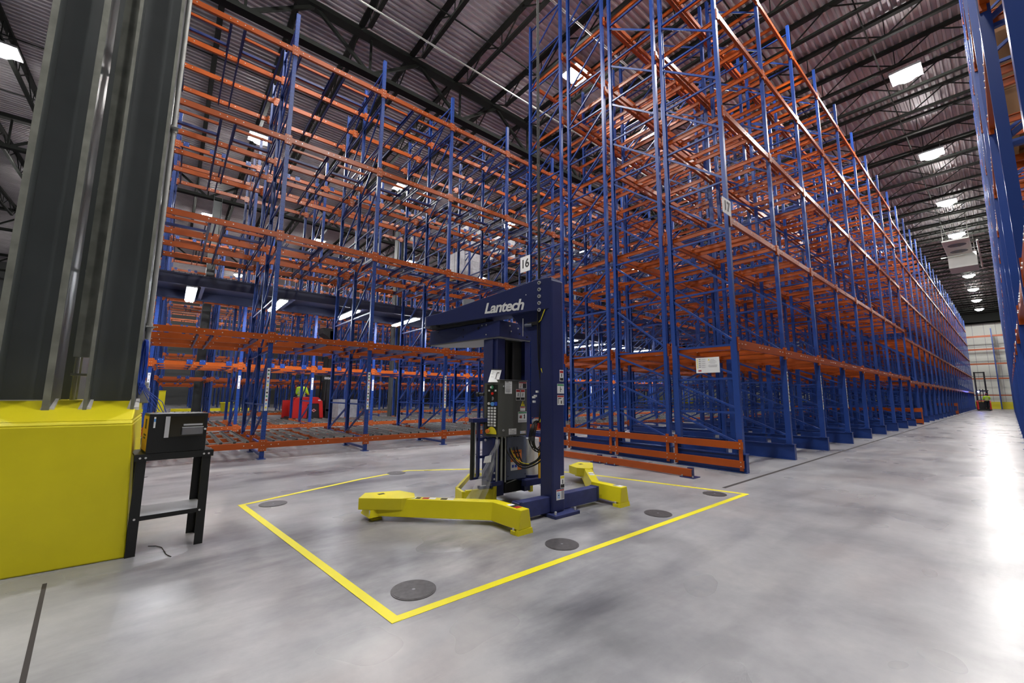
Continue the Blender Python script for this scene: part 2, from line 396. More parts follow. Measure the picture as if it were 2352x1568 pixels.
for k, y in enumerate([-8.2, -4.0, 4.3]):
    lampat(-48, y, 'farthest ceiling light over the deep rack rows, '+['first','second','third'][k]+' from the left', 'farthest ceiling lights')
lampat(6.3, 4.3, 'ceiling light over the racks beyond the right edge, nearer one', 'ceiling lights right of the photo')
lampat(6.3, 19.7, 'ceiling light over the racks beyond the right edge, farther one', 'ceiling lights right of the photo')
lampat(-1.3, -4.0, 'ceiling light behind the photographer, right one', 'ceiling lights behind the photographer')
lampat(-9.05, -5.0, 'ceiling light behind the photographer, left one', 'ceiling lights behind the photographer')

# ================================================================ RACKS
def post_mesh(h, w=0.08, d=0.07, low=None, flip=1):
    """open C-shaped post; holes on its faces come from the paint"""
    b = MB(); t = 0.012
    b.box(-t/2+d/2*flip-(t/2)*flip, t/2+d/2*flip-(t/2)*flip, -w/2, w/2, 0, h, m_post)
    fa, fb_ = (-d/2, d/2-t) if flip > 0 else (-d/2+t, d/2)
    b.box(fa, fb_, -w/2, -w/2+t, 0, h, m_post)
    b.box(fa, fb_, w/2-t, w/2, 0, h, m_post)
    if low:
        b.box(-d*0.95, d*0.5+0.003, -w/2-0.004, w/2+0.004, 0, low, m_post) if flip > 0 else b.box(-d*0.5-0.003, d*0.95, -w/2-0.004, w/2+0.004, 0, low, m_post)
    b.box(-0.09, 0.09, -0.07, 0.07, 0, 0.012, m_blue)
    return mesh_of(b, 'post')
def mesh_of(b, name):
    o = b.build(name); me = o.data; bpy.data.objects.remove(o); return me
def brace_mesh(x0, x1, zs, h, mirror=False, zbase=0.0, endbar=True):
    """horizontals and one diagonal per panel between two posts (local X)"""
    b = MB(); xa, xb = (x0, x1) if not mirror else (x1, x0)
    for i, z in enumerate(zs):
        b.bar((x0,0,z), (x1,0,z), 0.035, 0.035, m_blue)
        if i+1 < len(zs): b.bar((xa,0,z+0.06), (xb,0,zs[i+1]-0.06), 0.035, 0.035, m_blue)
    return b
def beam_mesh(L, h=0.115, d=0.05, tabs=None, conn=True, col=None):
    col = col or m_orange; b = MB()
    # stepped C section: web, two flanges
    b.box(-0.006, 0.006, 0.001, L-0.001, 0.001, h-0.001, col); b.box(-d, 0, 0, L, h-0.01, h, col); b.box(-d, 0, 0, L, 0, 0.01, col)
    b.box(-d-0.002, -d+0.006, 0, L, h*0.55, h, col)
    if conn:
        for y0 in (-0.045, L-0.03): b.box(-0.03, 0.012, y0, y0+0.075, -0.06, h+0.05, col)
        for y0 in (-0.02, L+0.02):
            for z in (-0.03, h*0.5, h+0.02): b.box(0.012, 0.018, y0-0.006, y0+0.006, z-0.006, z+0.006, m_bolt)
    for fr in (0.055, 0.12, 0.40, 0.46, 0.53, 0.60, 0.86, 0.93):
        y = fr*L; b.cyl((0.004, y, h*0.55), (0.014, y, h*0.55), 0.011, 6, m_bolt)
    if tabs:
        for fr in tabs:
            y = fr*L; b.box(0.004, 0.014, y-0.07, y+0.07, h*0.35, h+0.06, m_blue)
            for s_ in (-0.045, 0.045): b.cyl((0.012, y+s_, h+0.02), (0.018, y+s_, h+0.02), 0.008, 6, m_bolt)
    return mesh_of(b, 'beam')
def rail_mesh(L, m, h=0.09):
    b = MB(); b.box(-L, 0, -0.006, 0.006, 0.001, h-0.001, m); b.box(-L, 0, -0.018, 0.018, h-0.01, h, m); b.box(-L, 0, -0.014, 0.014, 0, 0.01, m)
    return mesh_of(b, 'lane_rail')
def cart_mesh(L, w):
    b = MB()
    b.box(-L, 0, 0, 0.03, 0, 0.05, m_dblue); b.box(-L, 0, w-0.03, w, 0, 0.05, m_dblue)
    b.box(-0.35, -0.31, 0, w, 0.0, 0.05, m_orange); b.box(-0.39, -0.35, 0, w, 0.02, 0.06, m_blue)
    b.box(-0.85, -0.81, 0, w, 0.0, 0.05, m_orange); b.box(-0.81, -0.77, 0, w, 0.0, 0.05, m_dblue)
    return mesh_of(b, 'pallet_cart')
def roller_mesh(L, w):
    b = MB()
    for y in (0.02, w*0.34, w*0.66, w-0.02):
        b.box(-L, 0, y-0.030, y-0.026, 0, 0.055, m_zinc); b.box(-L, 0, y+0.026, y+0.030, 0, 0.055, m_zinc)
        x = -0.05
        while x > -L: b.cyl((x, y-0.026, 0.036), (x, y+0.026, 0.036), 0.027, 6, m_blackm); x -= 0.10
    for x in (-0.3, -L*0.5, -L+0.3): b.box(x-0.015, x+0.015, 0, w, 0.0, 0.02, m_zinc)
    return mesh_of(b, 'roller_lane')
def label_strip(parent, x, z0, z1, w, face=1, colours=True, axis='X'):
    b = MB(); t = 0.003*face
    def bx(a0, a1, z0, z1, m, k):
        if axis == 'X': b.box(min(x, x+t*k), max(x, x+t*k), a0, a1, z0, z1, m)
        else: b.box(a0, a1, min(x, x+t*k), max(x, x+t*k), z0, z1, m)
    bx(-w/2, w/2, z0, z1, m_white, 1)
    if colours:
        n = int((z1-z0)/0.075); cs = [m_ink, m_green, m_redl, m_cyan, m_yink, m_gink]
        for i in range(n):
            z = z1-0.03-i*(z1-z0-0.04)/n
            bx(-w*0.3, w*0.3, z-0.034, z-0.004, cs[i % 6], 1.6)
    else:
        for z in (z1-0.05, (z0+z1)/2, z0+0.05): bx(-w*0.22, w*0.22, z-0.02, z+0.02, m_gink, 1.6)
    return b.build('location_label', parent)
CAMP = Vector((0, 0, 1.3))
def emit(thing_, name, me_locs, cap=100):
    """me_locs: list of (mesh, local loc, rz). Nearest cap as own parts, the rest one mesh"""
    base = thing_.location
    me_locs = sorted(me_locs, key=lambda t: (Vector(t[1])+base-CAMP).length)
    for me, loc, rz in me_locs[:cap]: place(me, name, thing_, loc, rz)
    rest = me_locs[cap:]
    if rest:
        v = []; f = []; mi = []; ms = []
        for me, loc, rz in rest:
            o = len(v); M_ = Matrix.Translation(loc) @ Matrix.Rotation(rz, 4, 'Z')
            v += [tuple(M_ @ q.co) for q in me.vertices]
            for p in me.polygons:
                f.append(tuple(i+o for i in p.vertices)); mm = me.materials[p.material_index]
                if mm not in ms: ms.append(mm)
                mi.append(ms.index(mm))
        nm = bpy.data.meshes.new(name); nm.from_pydata(v, [], f)
        for m in ms: nm.materials.append(m)
        nm.polygons.foreach_set('material_index', mi); nm.update()
        o = place(nm, name, thing_); o['kind'] = 'stuff'
def rack_row(label, group, X, Y0, pitch, n, posts, h, levels, tall=(), tall_h=None, zs=None, mirror=False,
             railm=None, raillen=None, carts=False, rollers=None, beamsat=None, tabs=None, lowlabel=None,
             low=None, base=False, braced=9, levels_fn=None, beam1h=None, skip_beam=(), face=1):
    """a line of upright frames along +Y; posts = local X offsets of the posts (0 = aisle side, negative = deeper)"""
    t = thing('pallet_rack_row', label, 'pallet rack', (X, Y0, 0), 0, group)
    zb = 0.30 if base else 0.0
    pm = {}
    def gp(hh, lo, fl):
        k = (hh, lo, fl)
        if k not in pm: pm[k] = post_mesh(hh, low=lo, flip=fl)
        return pm[k]
    def fb(hh):
        z_ = [z for z in zs if z < hh-0.1]
        b = MB()
        for a, c in list(zip(posts[:-1], posts[1:]))[:braced]:
            bb = brace_mesh(a, c, z_, hh, mirror); b.add(bb.v, bb.f, m_blue)
        if base:
            # wide channel the posts stand on
            b.box(posts[-1]-0.045, 0.04, -0.01, 0.01, 0.0, 0.31, m_blue); b.box(posts[-1]-0.045, 0.04, -0.05, 0.05, 0.30, 0.315, m_blue)
            b.box(posts[-1]-0.045, 0.04, -0.05, 0.05, 0.0, 0.015, m_blue)
            b.box(0.03, 0.042, -0.055, 0.055, 0.0, 0.318, m_blue)
        else:
            b.box(posts[-1], 0, -0.02, 0.02, 0.05, 0.10, m_blue)
        return mesh_of(b, 'upright_frame')
    fm = {}
    for k in range(n):
        hh = tall_h if k in tall else h
        if hh not in fm: fm[hh] = fb(hh)
        fr = place(fm[hh], 'upright_frame', t, (0, k*pitch, 0))
        for i, px in enumerate(posts):
            lo = low if (low and k < 40) else None
            pf = place(gp(hh-zb-0.015*(zb > 0), lo, 1 if i == 0 else -1), 'post', fr, (px, 0, zb+0.015*(zb > 0)))
            if i == 0 and lowlabel and k in lowlabel[0]:
                label_strip(pf, 0.036*face+(0.004), lowlabel[1]-zb, lowlabel[2]-zb, lowlabel[3], 1, lowlabel[4])
    L = pitch-0.08
    beams = []; rails = []; cl = []; rl = []
    bm1 = beam_mesh(L, beam1h or 0.115); bm = beam_mesh(L); bmt = beam_mesh(L, tabs=tabs) if tabs else bm
    if beamsat is None: beamsat = [posts[0]+0.045, posts[-1]-0.045]
    rm = rail_mesh(raillen, railm) if railm else None
    cm = cart_mesh(1.0, 0.36*pitch) if carts else None
    rom = roller_mesh(rollers, 0.33*pitch) if rollers else None
    for k in range(n-1):
        lv = levels_fn(k) if levels_fn else levels
        for li, z in enumerate(lv):
            for bi, bx in enumerate(beamsat):
                me = bm1 if li == 0 else (bmt if bi == 0 or not tabs else bm)
                if tabs and li <= 1: me = bmt
                hh = (beam1h or 0.115) if li == 0 else 0.115
                beams.append((me, (bx, k*pitch+0.04, z-hh/2), 0))
            if rm:
                for fr in (0.055, 0.42, 0.53, 0.885): rails.append((rm, (-0.03, (k+fr)*pitch, z-0.08), 0))
            if cm and li > 0:
                for fr in (0.06, 0.535): cl.append((cm, (-0.05, (k+fr)*pitch, z+0.0), 0))
        if rom:
            for fr in (0.09, 0.56): rl.append((rom, (-0.06, (k+fr)*pitch, 0.31), 0))
            for bx in beamsat: beams.append((bm, (bx, k*pitch+0.04, 0.276-0.057), 0))
    emit(t, 'beam', beams)
    if rails: emit(t, 'lane_rail', rails)
    if cl: emit(t, 'pallet_cart', cl)
    if rl: emit(t, 'roller_lane', rl, 60)
    return t
def zlist(h, first=0.35, low=0.62, lowtop=2.4, step=1.1):
    z = [first]
    while z[-1] < lowtop-0.3: z.append(z[-1]+low)
    while z[-1] < h: z.append(z[-1]+step)
    return z
# --- right block: four rows deep, from the guard rails to the far wall
RL1 = [2.2628, 4.607, 6.8489, 8.99, 10.9777]; RL2 = [2.12, 4.25, 6.45, 8.5, 10.4]
PR = 2.4963; YR = 7.8139; NR = 31
zr = zlist(12.9, 0.42, 0.61, 2.4, 1.05)
lf = lambda k: RL1 if k < 8 else RL2
rows = [(-3.0534, [-0.04, -1.20], False, 'nearest the open aisle, with sign 17'),
        (-4.45, [0, -1.19], True, 'second in from the right aisle'),
        (-5.87, [0, -1.17], False, 'third in, next to the one with sign 16'),
        (-7.34, [0, -1.28], True, 'farthest from the aisle, with sign 16')]
RR = []
for i, (X, ps, mir, l) in enumerate(rows):
    nxt = rows[i+1][0] if i < 3 else X+ps[-1]-0.1
    t = rack_row('rack row of the right block, '+l, 'rack rows of the right block', X, YR, PR, NR, ps, 11.95, None,
                 tall=(0,), tall_h=12.9, zs=zr, mirror=(not mir if i < 2 else mir) if False else (i >= 2), railm=m_orange, raillen=abs(nxt-X)-0.14,
                 low=(2.0 if i == 0 else None), base=True, levels_fn=lf, beam1h=0.15,
                 lowlabel=((1, 2, 3), 1.0, 1.85, 0.05, True) if i == 0 else None)
    RR.append(t)
# --- left block
PL = 2.0927; LV = [2.4752, 4.6941, 6.9262, 9.1213]
zl = [0.30, 1.07, 2.2, 3.3, 4.4, 5.5, 6.6, 7.7, 8.8, 9.8]
FR = (0.08, 0.40, 0.55, 0.87)
rack_row('blue and orange rack row along the open floor, front row of the left block', 'rack rows left of the wrapper', -9.762, -0.548, PL, 29, [0, -1.34, -2.84], 10.08, LV, zs=zl, mirror=True,
         railm=m_dblue, raillen=3.15, carts=True, rollers=2.9, beamsat=[0.045, -1.16, -2.13, -3.10], lowlabel=((0, 1, 2, 3, 4), 0.96, 1.83, 0.055, True))
rack_row('rack row with blue tabs on bright orange beams, just across the tube-lit walkway', 'rack rows left of the wrapper', -15.0, -0.548-PL+0.11, PL*0.99, 28, [0, -1.35, -2.8], 9.6, [2.15, 4.5, 6.5, 8.6], zs=zl, mirror=True, braced=1,
         railm=m_dblue, raillen=2.7, rollers=2.7, tabs=FR, lowlabel=(tuple(range(12)), 1.45, 1.85, 0.06, False), beamsat=[0.045, -1.35, -2.75])
back = [(-24.6, [0, -1.3, -2.7], FR, 2.7, 2.7, 'just behind the red truck seen from the side'), (-27.7, [0, -1.3], None, 1.2, 0, 'second behind the red truck'),
        (-31.0, [0, -1.3], FR, 1.2, 0, 'third behind the red truck, in front of the yellow bin'), (-40.0, [0, -1.3], FR, 1.2, 0, 'fourth behind the red truck, beyond the yellow post'),
        (-43.5, [0, -1.3], None, 1.2, 0, 'fifth behind the red truck'), (-47.5, [0, -1.3], None, 1.2, 0, 'sixth behind the red truck'), (-52.0, [0, -1.3], None, 1.2, 0, 'seventh and farthest behind the red truck')]
for X_, ps_, tb_, rl_, ro_, lb_ in back:
    rack_row('blue and orange rack row '+lb_, 'rack rows behind the red truck', X_, -0.548-PL, PL, 24, ps_, 9.6, [2.0, 4.2, 6.4, 8.6], zs=zl, mirror=True,
             railm=m_dblue if tb_ else m_orange, raillen=rl_, rollers=ro_ or None, tabs=tb_, beamsat=[0.045]+[p+0.05 for p in ps_[1:]])
# --- rack at the right edge of the photo (faces -X)
def right_edge():
    t = rack_row('blue and orange pallet rack row at the right edge of the photo, seen edge on', 'rack rows at the right edge', 0, 0, PR, 32, [0.0, -1.2], 12.0, None, zs=zr,
                 levels_fn=lambda k: RL1, railm=m_orange, raillen=1.2, beamsat=[0.015, -1.155])
    t.location = (0.17, 2.47+31*PR, 0); t.rotation_euler = (0, 0, math.pi)
    return t
CAMP = Vector((0.17*0, 2.47+31*PR, 1.3))   # in the flipped row the nearest bays are its last ones
RE = right_edge(); CAMP = Vector((0, 0, 1.3))
t2 = copy_tree(RE) if False else None
# rack standing across the far wall
def far_rack():
    t = thing('pallet_rack_row', 'pale blue and orange rack standing against the white far wall', 'pallet rack', (-4.6, 86.3, 0))
    for i, x in enumerate((0, 3.75, 7.5)):
        b = MB(); b.bar((x, 0, 0), (x, 0, 10.9), 0.12, 0.12, m_blue); b.bar((x, -1.1, 0), (x, -1.1, 10.9), 0.12, 0.12, m_blue)
        z = 0.4
        while z < 10: b.bar((x, 0, z), (x, -1.1, z+1), 0.05, 0.05, m_blue); b.bar((x, 0, z), (x, -1.1, z), 0.05, 0.05, m_blue); z += 1.1
        b.build('upright_frame', t)
    for z in (1.85, 4.1, 6.1, 8.1, 9.9):
        for x in (0.06, 3.81):
            b = MB(); b.box(0, 3.63, -1.16, -1.1, -0.07, 0.07, m_orange); b.build('beam', t, (x, 0, z))
            b = MB(); b.box(0, 3.63, 0.0, 0.06, -0.07, 0.07, m_orange); b.build('beam', t, (x, 0, z))
    return t
far_rack()

# guard rails at the end of the right block
t = thing('guard_rail', 'pair of long orange guard rails bolted to the end frames of the right racks', 'guard rail', (-3.03, 7.70, 0))
for z0, z1 in ((0.405, 0.53), (0.09, 0.215)):
    b = MB(); b.box(-5.62, 0.0, 0, 0.02, z0, z1, m_orange); b.box(-5.62, 0.0, 0.02, 0.035, z1-0.015, z1, m_orange); b.build('rail', t)
for x in (-0.05, -1.42, -1.24, -2.63, -2.8, -4.05, -4.35, -5.55):
    b = MB(); b.box(x-0.03, x+0.03, 0.021, 0.04, 0.04, 0.57, m_orange)
    for z in (0.12, 0.19, 0.43, 0.50): b.cyl((x, 0.0, z), (x, -0.008, z), 0.009, 6, m_bolt)
    b.build('bracket', t)
t = thing('low_barrier', 'low single orange rail on blue feet in front of the right rack end', 'guard rail', (-3.45, 6.66, 0))
b = MB(); b.box(-5.6, 0.02, -0.03, 0.0, 0.02, 0.135, m_orange); b.box(-5.6, 0.02, 0.0, 0.03, 0.12, 0.135, m_orange); b.build('rail', t)
for x in (-0.03, -1.55, -1.9, -3.4, -5.4):
    b = MB(); b.box(x-0.04, x+0.04, 0.031, 0.10, 0.0, 0.15, m_dblue); b.box(x-0.12, x+0.12, -0.08, 0.14, 0.0, 0.012, m_dblue)
    for dx in (-0.09, 0.09): b.cyl((x+dx, -0.05, 0.012), (x+dx, -0.05, 0.04), 0.012, 6, m_zinc)
    b.build('foot', t)
# orange guards at the start of the second run of the right racks
t = thing('guard_rail', 'short pair of orange guard rails halfway along the right racks', 'guard rail', (-2.98, YR+9*PR-0.3, 0))
for z0, z1 in ((0.06, 0.26), (0.62, 0.82)):
    b = MB(); b.box(-5.6, 0.02, 0, 0.03, z0, z1, m_orange); b.build('rail', t)
b = MB(); b.box(-0.04, 0.0, 0.03, 0.1, 0, 0.86, m_orange); b.build('bracket', t)
t = thing('guard_rail', 'small orange guard at the far end of the right racks', 'guard rail', (-2.98, YR+18*PR-0.3, 0))
for z0, z1 in ((0.06, 0.3), (0.7, 0.95)):
    b = MB(); b.box(-1.3, 0.02, 0, 0.03, z0, z1, m_orange); b.build('rail', t)
b = MB(); b.box(-0.04, 0.0, 0.03, 0.1, 0, 0.98, m_orange); b.build('bracket', t)

# aisle signs and notices
def sign(name, label, loc, w, h, txt, size, rz=0):
    t = thing(name, label, 'sign', loc, rz)
    b = MB(); b.box(-w/2, w/2, -0.004, 0.004, -h/2, h/2, m_white); b.build('board', t)
    me = text_mesh(txt, size, m_ink, bold=0.008, ext=0.001); me.transform(face_matrix((0,-0.006,0), (1,0,0), (0,0,1))); place(me, 'number', t)
    for x in (-w/2+0.03, w/2-0.03):
        b = MB(); b.cyl((x, -0.008, h/2-0.03), (x, -0.004, h/2-0.03), 0.008, 6, m_bolt); b.build('screw', t)
    return t
sign('aisle_sign', 'white aisle sign 16 on the left end frame of the right racks', (-8.79, 7.768, 5.165), 0.43, 0.47, '16', 0.36)
sign('aisle_sign', 'white aisle sign 17 on the outer post of the right racks, facing the right aisle', (-3.002, 7.60, 4.78), 0.35, 0.30, '17', 0.25, R(90))
t = thing('notice_board', 'white safety notice on the first frame of the right racks', 'sign', (-3.59, 7.770, 1.90))
b = MB(); b.box(-0.22, 0.22, -0.003, 0.003, -0.145, 0.145, m_white); b.build('board', t)
b = MB()
for i in range(5):
    z = 0.115-i*0.037
    b.add([(-0.205,-0.004,z-0.02),(-0.175,-0.004,z-0.02),(-0.19,-0.004,z+0.008)], [(0,1,2)], m_yink)
    b.box(-0.165, -0.125, -0.005, -0.003, z-0.003, z+0.006, m_ink)
    b.box(-0.11, -0.03, -0.005, -0.003, z-0.004, z, m_gink); b.box(-0.11, -0.05, -0.005, -0.003, z-0.014, z-0.011, m_gink)
for i, (a, c, z) in enumerate(((0.07,0.13,0.10),(0.05,0.15,0.075),(0.03,0.17,0.05),(0.06,0.14,0.03),(0.03,0.18,0.0),(0.02,0.18,-0.02),(0.04,0.17,-0.035))):
    b.box(a-0.01, c, -0.005, -0.003, z-0.003, z+0.002, m_gink)
b.add([(0.01,-0.004,0.088),(0.045,-0.004,0.088),(0.028,-0.004,0.12)], [(0,1,2)], m_yink)
b.box(-0.18, -0.12, -0.005, -0.003, -0.115, -0.09, m_redl)
b.build('print', t)
me = text_mesh('NetworkingToolkit', 0.026, m_ink, bold=0.0006, ext=0.0006)
bpy.data.meshes.remove(me)

# stored pallet loads
def load(label, loc, sx, sy, sz, m, wood=True, grp=None):
    t = thing('pallet_load', label, 'pallet load', loc, 0, grp)
    z = 0.0
    if wood:
        b = MB()
        for y in (0.05, sy/2, sy-0.05): b.box(0, sx, y-0.045, y+0.045, 0.02, 0.11, m_wood)
        for i in range(6): x = i*(sx-0.1)/5; b.box(x, x+0.1, 0, sy, 0.11, 0.13, m_wood)
        for i in range(3): x = i*(sx-0.1)/2; b.box(x, x+0.1, 0, sy, 0.0, 0.02, m_wood)
        b.build('pallet', t); z = 0.13
    b = MB(); nz = max(2, int((sz-z)/0.35)); hz = (sz-z)/nz
    for k in range(nz):
        for i in range(2):
            for j in range(2):
                b.box(0.02+i*sx/2, (i+1)*sx/2-0.012, 0.02+j*sy/2, (j+1)*sy/2-0.012, z+k*hz+0.004, z+(k+1)*hz-0.002, m)
    b.build('cartons', t); return t
load('white wrapped pallet load on the floor right of the red forklift', (-22.3, 6.5, 0), 1.0, 1.0, 1.05, m_wrapw)
for i, (k, lv, m, nm) in enumerate(((2, 1, m_carton, 'brown carton load high on the rack at the right edge'), (1, 2, m_wrapw, 'white wrapped load on the upper level of the rack at the right edge'), (3, 2, m_carton, 'brown carton load above the white one in the rack at the right edge'), (4, 3, m_wrapw, 'pale wrapped load near the top of the rack at the right edge'))):
    load(nm, (0.30, 2.47+k*PR+0.35, RL1[lv]+0.058), 1.0, 1.2, 1.35, m)
for i, (x, y, z) in enumerate(((-17.9, 11.0, 8.6), (-17.9, 13.1, 8.6), (-16.3, 9.6, 6.5))):
    load(['pale wrapped load high in the left racks, left of the aisle sign 16', 'pale wrapped load high in the left racks, just beside the boom side of sign 16', 'pale wrapped load one level lower in the left racks'][i], (x, y, z+0.06), 1.0, 1.1, 1.3, m_wrapw, True, 'loads deep in the racks')

# ================================================================ MEZZANINE WALKWAY
t = thing('mezzanine_walkway', 'dark blue raised walkway deck over the lamp-lit aisle behind the left racks', 'mezzanine', (-14.88, -2, 4.05))
b = MB(); b.box(0, 2.13, 0, 46, 0.16, 0.2, m_mezz)
y = 0
while y < 46: b.box(0, 2.13, y, y+0.012, 0.2, 0.225, m_mezz); y += 0.12
b.build('deck', t)
for x in (0.02, 2.03): b = MB(); b.box(x, x+0.09, 0, 46, -0.08, 0.16, m_mezz); b.build('edge_beam', t)
y = 0.3
while y < 46:
    b = MB(); b.box(0.11, 2.03, y, y+0.08, -0.06, 0.158, m_mezz); b.build('cross_beam', t); y += 2.0927
t0 = None
for k in range(14):
    y = 0.10+k*2.03
    lab = {0: 'leftmost and largest tube light under the dark walkway', 1: 'second tube light from the left under the dark walkway', 2: 'third tube light from the left, above the black forklift mast', 3: 'fourth tube light, ending behind the wrapper boom'}.get(k)
    if t0 is None:
        t0 = thing('tube_light', lab, 'tube light', (-13.1, y, 3.86), 0, 'tube lights under the walkway'); q = t0
        b = MB(); b.box(-1.5, 0.45, 0.0, 0.22, 0.035, 0.07, m_lgrey); b.cyl((-0.4,0.11,0.07), (-0.4,0.11,0.135), 0.01, 6, m_zinc); b.cyl((0.3,0.11,0.07), (0.3,0.11,0.135), 0.01, 6, m_zinc); b.build('housing', t0)
        for yy in (0.03, 0.125): b = MB(); b.box(-1.48, 0.43, yy, yy+0.07, 0.0, 0.033, m_tube); b.build('tube', t0)
    else:
        q = copy_tree(t0); q.location = (-13.1, y, 3.86); q['label'] = lab or 'tube light under the dark walkway, '+['fifth','sixth','seventh','eighth','ninth','tenth','eleventh','twelfth','thirteenth','last'][k-4]+' from the left'

# ================================================================ FOREGROUND LEFT: COLUMNS ON YELLOW BLOCK
t = thing('column_base', 'big yellow painted concrete block under the grey steel columns', 'column base', (-4.62, -0.15, 0))
b = MB()
b.hull8([(0,0,0), (0,-1.75,0), (-1.5,-1.75,0), (-1.5,0,0)], [(0,-0.055,1.05), (0,-1.75,1.05), (-1.5,-1.75,1.05), (-1.5,-0.055,1.05)], m_yelb)
b.hull8([(-0.0,-0.055,1.0501), (-0.0,-1.75,1.0501), (-1.5,-1.75,1.0501), (-1.5,-0.055,1.0501)], [(-0.03,-0.06,1.08), (-0.03,-1.735,1.08), (-1.47,-1.735,1.08), (-1.47,-0.06,1.08)], m_yelb)
b.hull8([(-0.03,-0.06,1.0801), (-0.03,-1.735,1.0801), (-1.47,-1.735,1.0801), (-1.47,-0.06,1.0801)], [(-0.42,-0.06,1.235), (-0.42,-1.70,1.235), (-1.2,-1.70,1.235), (-1.2,-0.06,1.235)], m_yelb)
b.build('block', t, bevel=0.012)
b = MB()
for (xa, ya, xb, yb) in ((-0.425,-0.08,-0.425,-0.40), (-0.425,-0.56,-0.425,-0.92)):
    b.bar((xa,ya,1.232), (xb,yb,1.232), 0.025, 0.016, m_wpaint)
for y in (-0.078, -0.372, -0.578, -0.915): b.box(-0.43, -0.235, y-0.035, y+0.035, 1.10, 1.165, m_wpaint) if False else b.hull8([(-0.24,y-0.04,1.155),(-0.24,y+0.04,1.155),(-0.43,y+0.03,1.225),(-0.43,y-0.03,1.225)], [(-0.245,y-0.035,1.18),(-0.245,y+0.035,1.18),(-0.43,y+0.03,1.25),(-0.43,y-0.03,1.25)], m_wpaint)
b.build('caulk_line', t)
def wcolumn(name, label, x_tip, y0, y1, ft, depth, z0, h, xr):
    """wide-flange column; flanges parallel to X at y0 and y1, web facing the camera"""
    t = thing(name, label, 'column', (x_tip, (y0+y1)/2, 0)); w = (y1-y0)/2
    b = MB(); b.box(-depth/2-0.012, -depth/2+0.012, -w+ft, w-ft, z0, h, m_cold); b.build('web', t)
    for s in (-1, 1):
        b = MB(); a, c = (-w, -w+ft) if s < 0 else (w-ft, w)
        b.box(-depth, -0.004, a, c, z0, h, m_cold); b.box(-0.004, 0, a, c, z0, h, m_cole); b.build('flange', t)
    return t
wcolumn('steel_column', 'thick dark grey steel column at the left edge, left of the pair on the yellow block', -4.85, -1.052, -0.716, 0.042, 0.40, 1.10, ZD-0.2, 0)
wcolumn('steel_column', 'dark grey steel column on the yellow block, right of the pair, beside the thin pipe', -4.85, -0.533, -0.222, 0.024, 0.38, 1.10, ZD-0.2, 0)
wcolumn('steel_column', 'dark grey steel column set back behind the gap between the front pair', -5.62, -0.98, -0.66, 0.03, 0.38, 1.10, ZD-0.2, 0)
t = thing('conduit', 'slim pale conduit standing in the gap between the two grey columns', 'conduit', (-5.35, -0.66, 1.2))
b = MB(); b.cyl((0,0,0), (0,0,12.5), 0.018, 10, m_zinc); b.cyl((-0.05,0.09,0), (-0.05,0.09,12.5), 0.012, 10, m_zinc); b.build('tube', t)
b = MB()
for z in (0.25, 1.2, 2.0, 3.2, 4.6): b.box(-0.06, 0.03, -0.03, 0.13, z, z+0.02, m_zinc)
b.build('clamp', t)
b = MB(); b.box(-0.03, 0.03, -0.05, 0.05, 1.6, 12.5, m_cole); tag(b.build('channel_strut', None, (-5.05, -0.60, 0)), 'pale galvanised channel running up the left side of the right grey column', 'strut')
t = thing('conduit', 'pale galvanised pipe clamped along the right edge of the grey columns', 'conduit', (-5.08, -0.198, 1.35))
b = MB(); b.cyl((0,0,0), (0,0,12.4), 0.021, 14, m_zinc); b.build('tube', t, smooth=True)
for z in (0.02, 0.55, 2.55):
    b = MB(); b.box(-0.03, 0.06, -0.022, 0.035, z, z+0.015, m_zinc); b.cyl((0.06,-0.02,z+0.008), (0.06,0.05,z+0.008), 0.006, 6, m_zinc)
    b.cyl((0,0,z-0.03), (0,0,z+0.045), 0.027, 12, m_zinc); b.build('clamp', t)
b = MB(); b.box(-0.05, 0.03, -0.02, 0.06, -0.14, 0.0, m_zinc); b.cyl((0.0,0.02,0.0), (0.0,0.02,0.05), 0.03, 10, m_zinc); b.build('junction_box', t, bevel=0.005)
t = thing('cable_coil', 'coil of thin blue cables hanging beside the grey column above the yellow block', 'cable', (-4.96, -0.198, 1.78))
for i in range(13):
    b = MB(); pts = []; w = 0.012+0.012*random.random(); hh = 0.40+0.10*random.random(); ox = random.uniform(-0.03,0.03); oy = random.uniform(-0.012,0.012)
    for k in range(17):
        a = 2*math.pi*k/16; pts.append((ox+0.02*math.sin(a*2), oy+w*math.sin(a), -hh/2+hh/2*math.cos(a)))
    b.tube(pts, 0.0032, 5, m_bcable); b.build('cable_loop', t)
for i in range(4):
    b = MB(); b.tube([(0.0, 0.0, -0.36), (0.01, 0.02+0.01*i, -0.46), (0.02, 0.07+0.03*i, -0.56), (0.02, 0.12+0.028*i, -0.62-0.02*i)], 0.0032, 5, m_bcable); b.build('cable_end', t)

# ================================================================ BLACK STAND AND CABINET
t = thing('equipment_stand', 'black steel stand with one lower shelf beside the yellow block', 'stand', (-4.60, -0.155, 0), R(6))
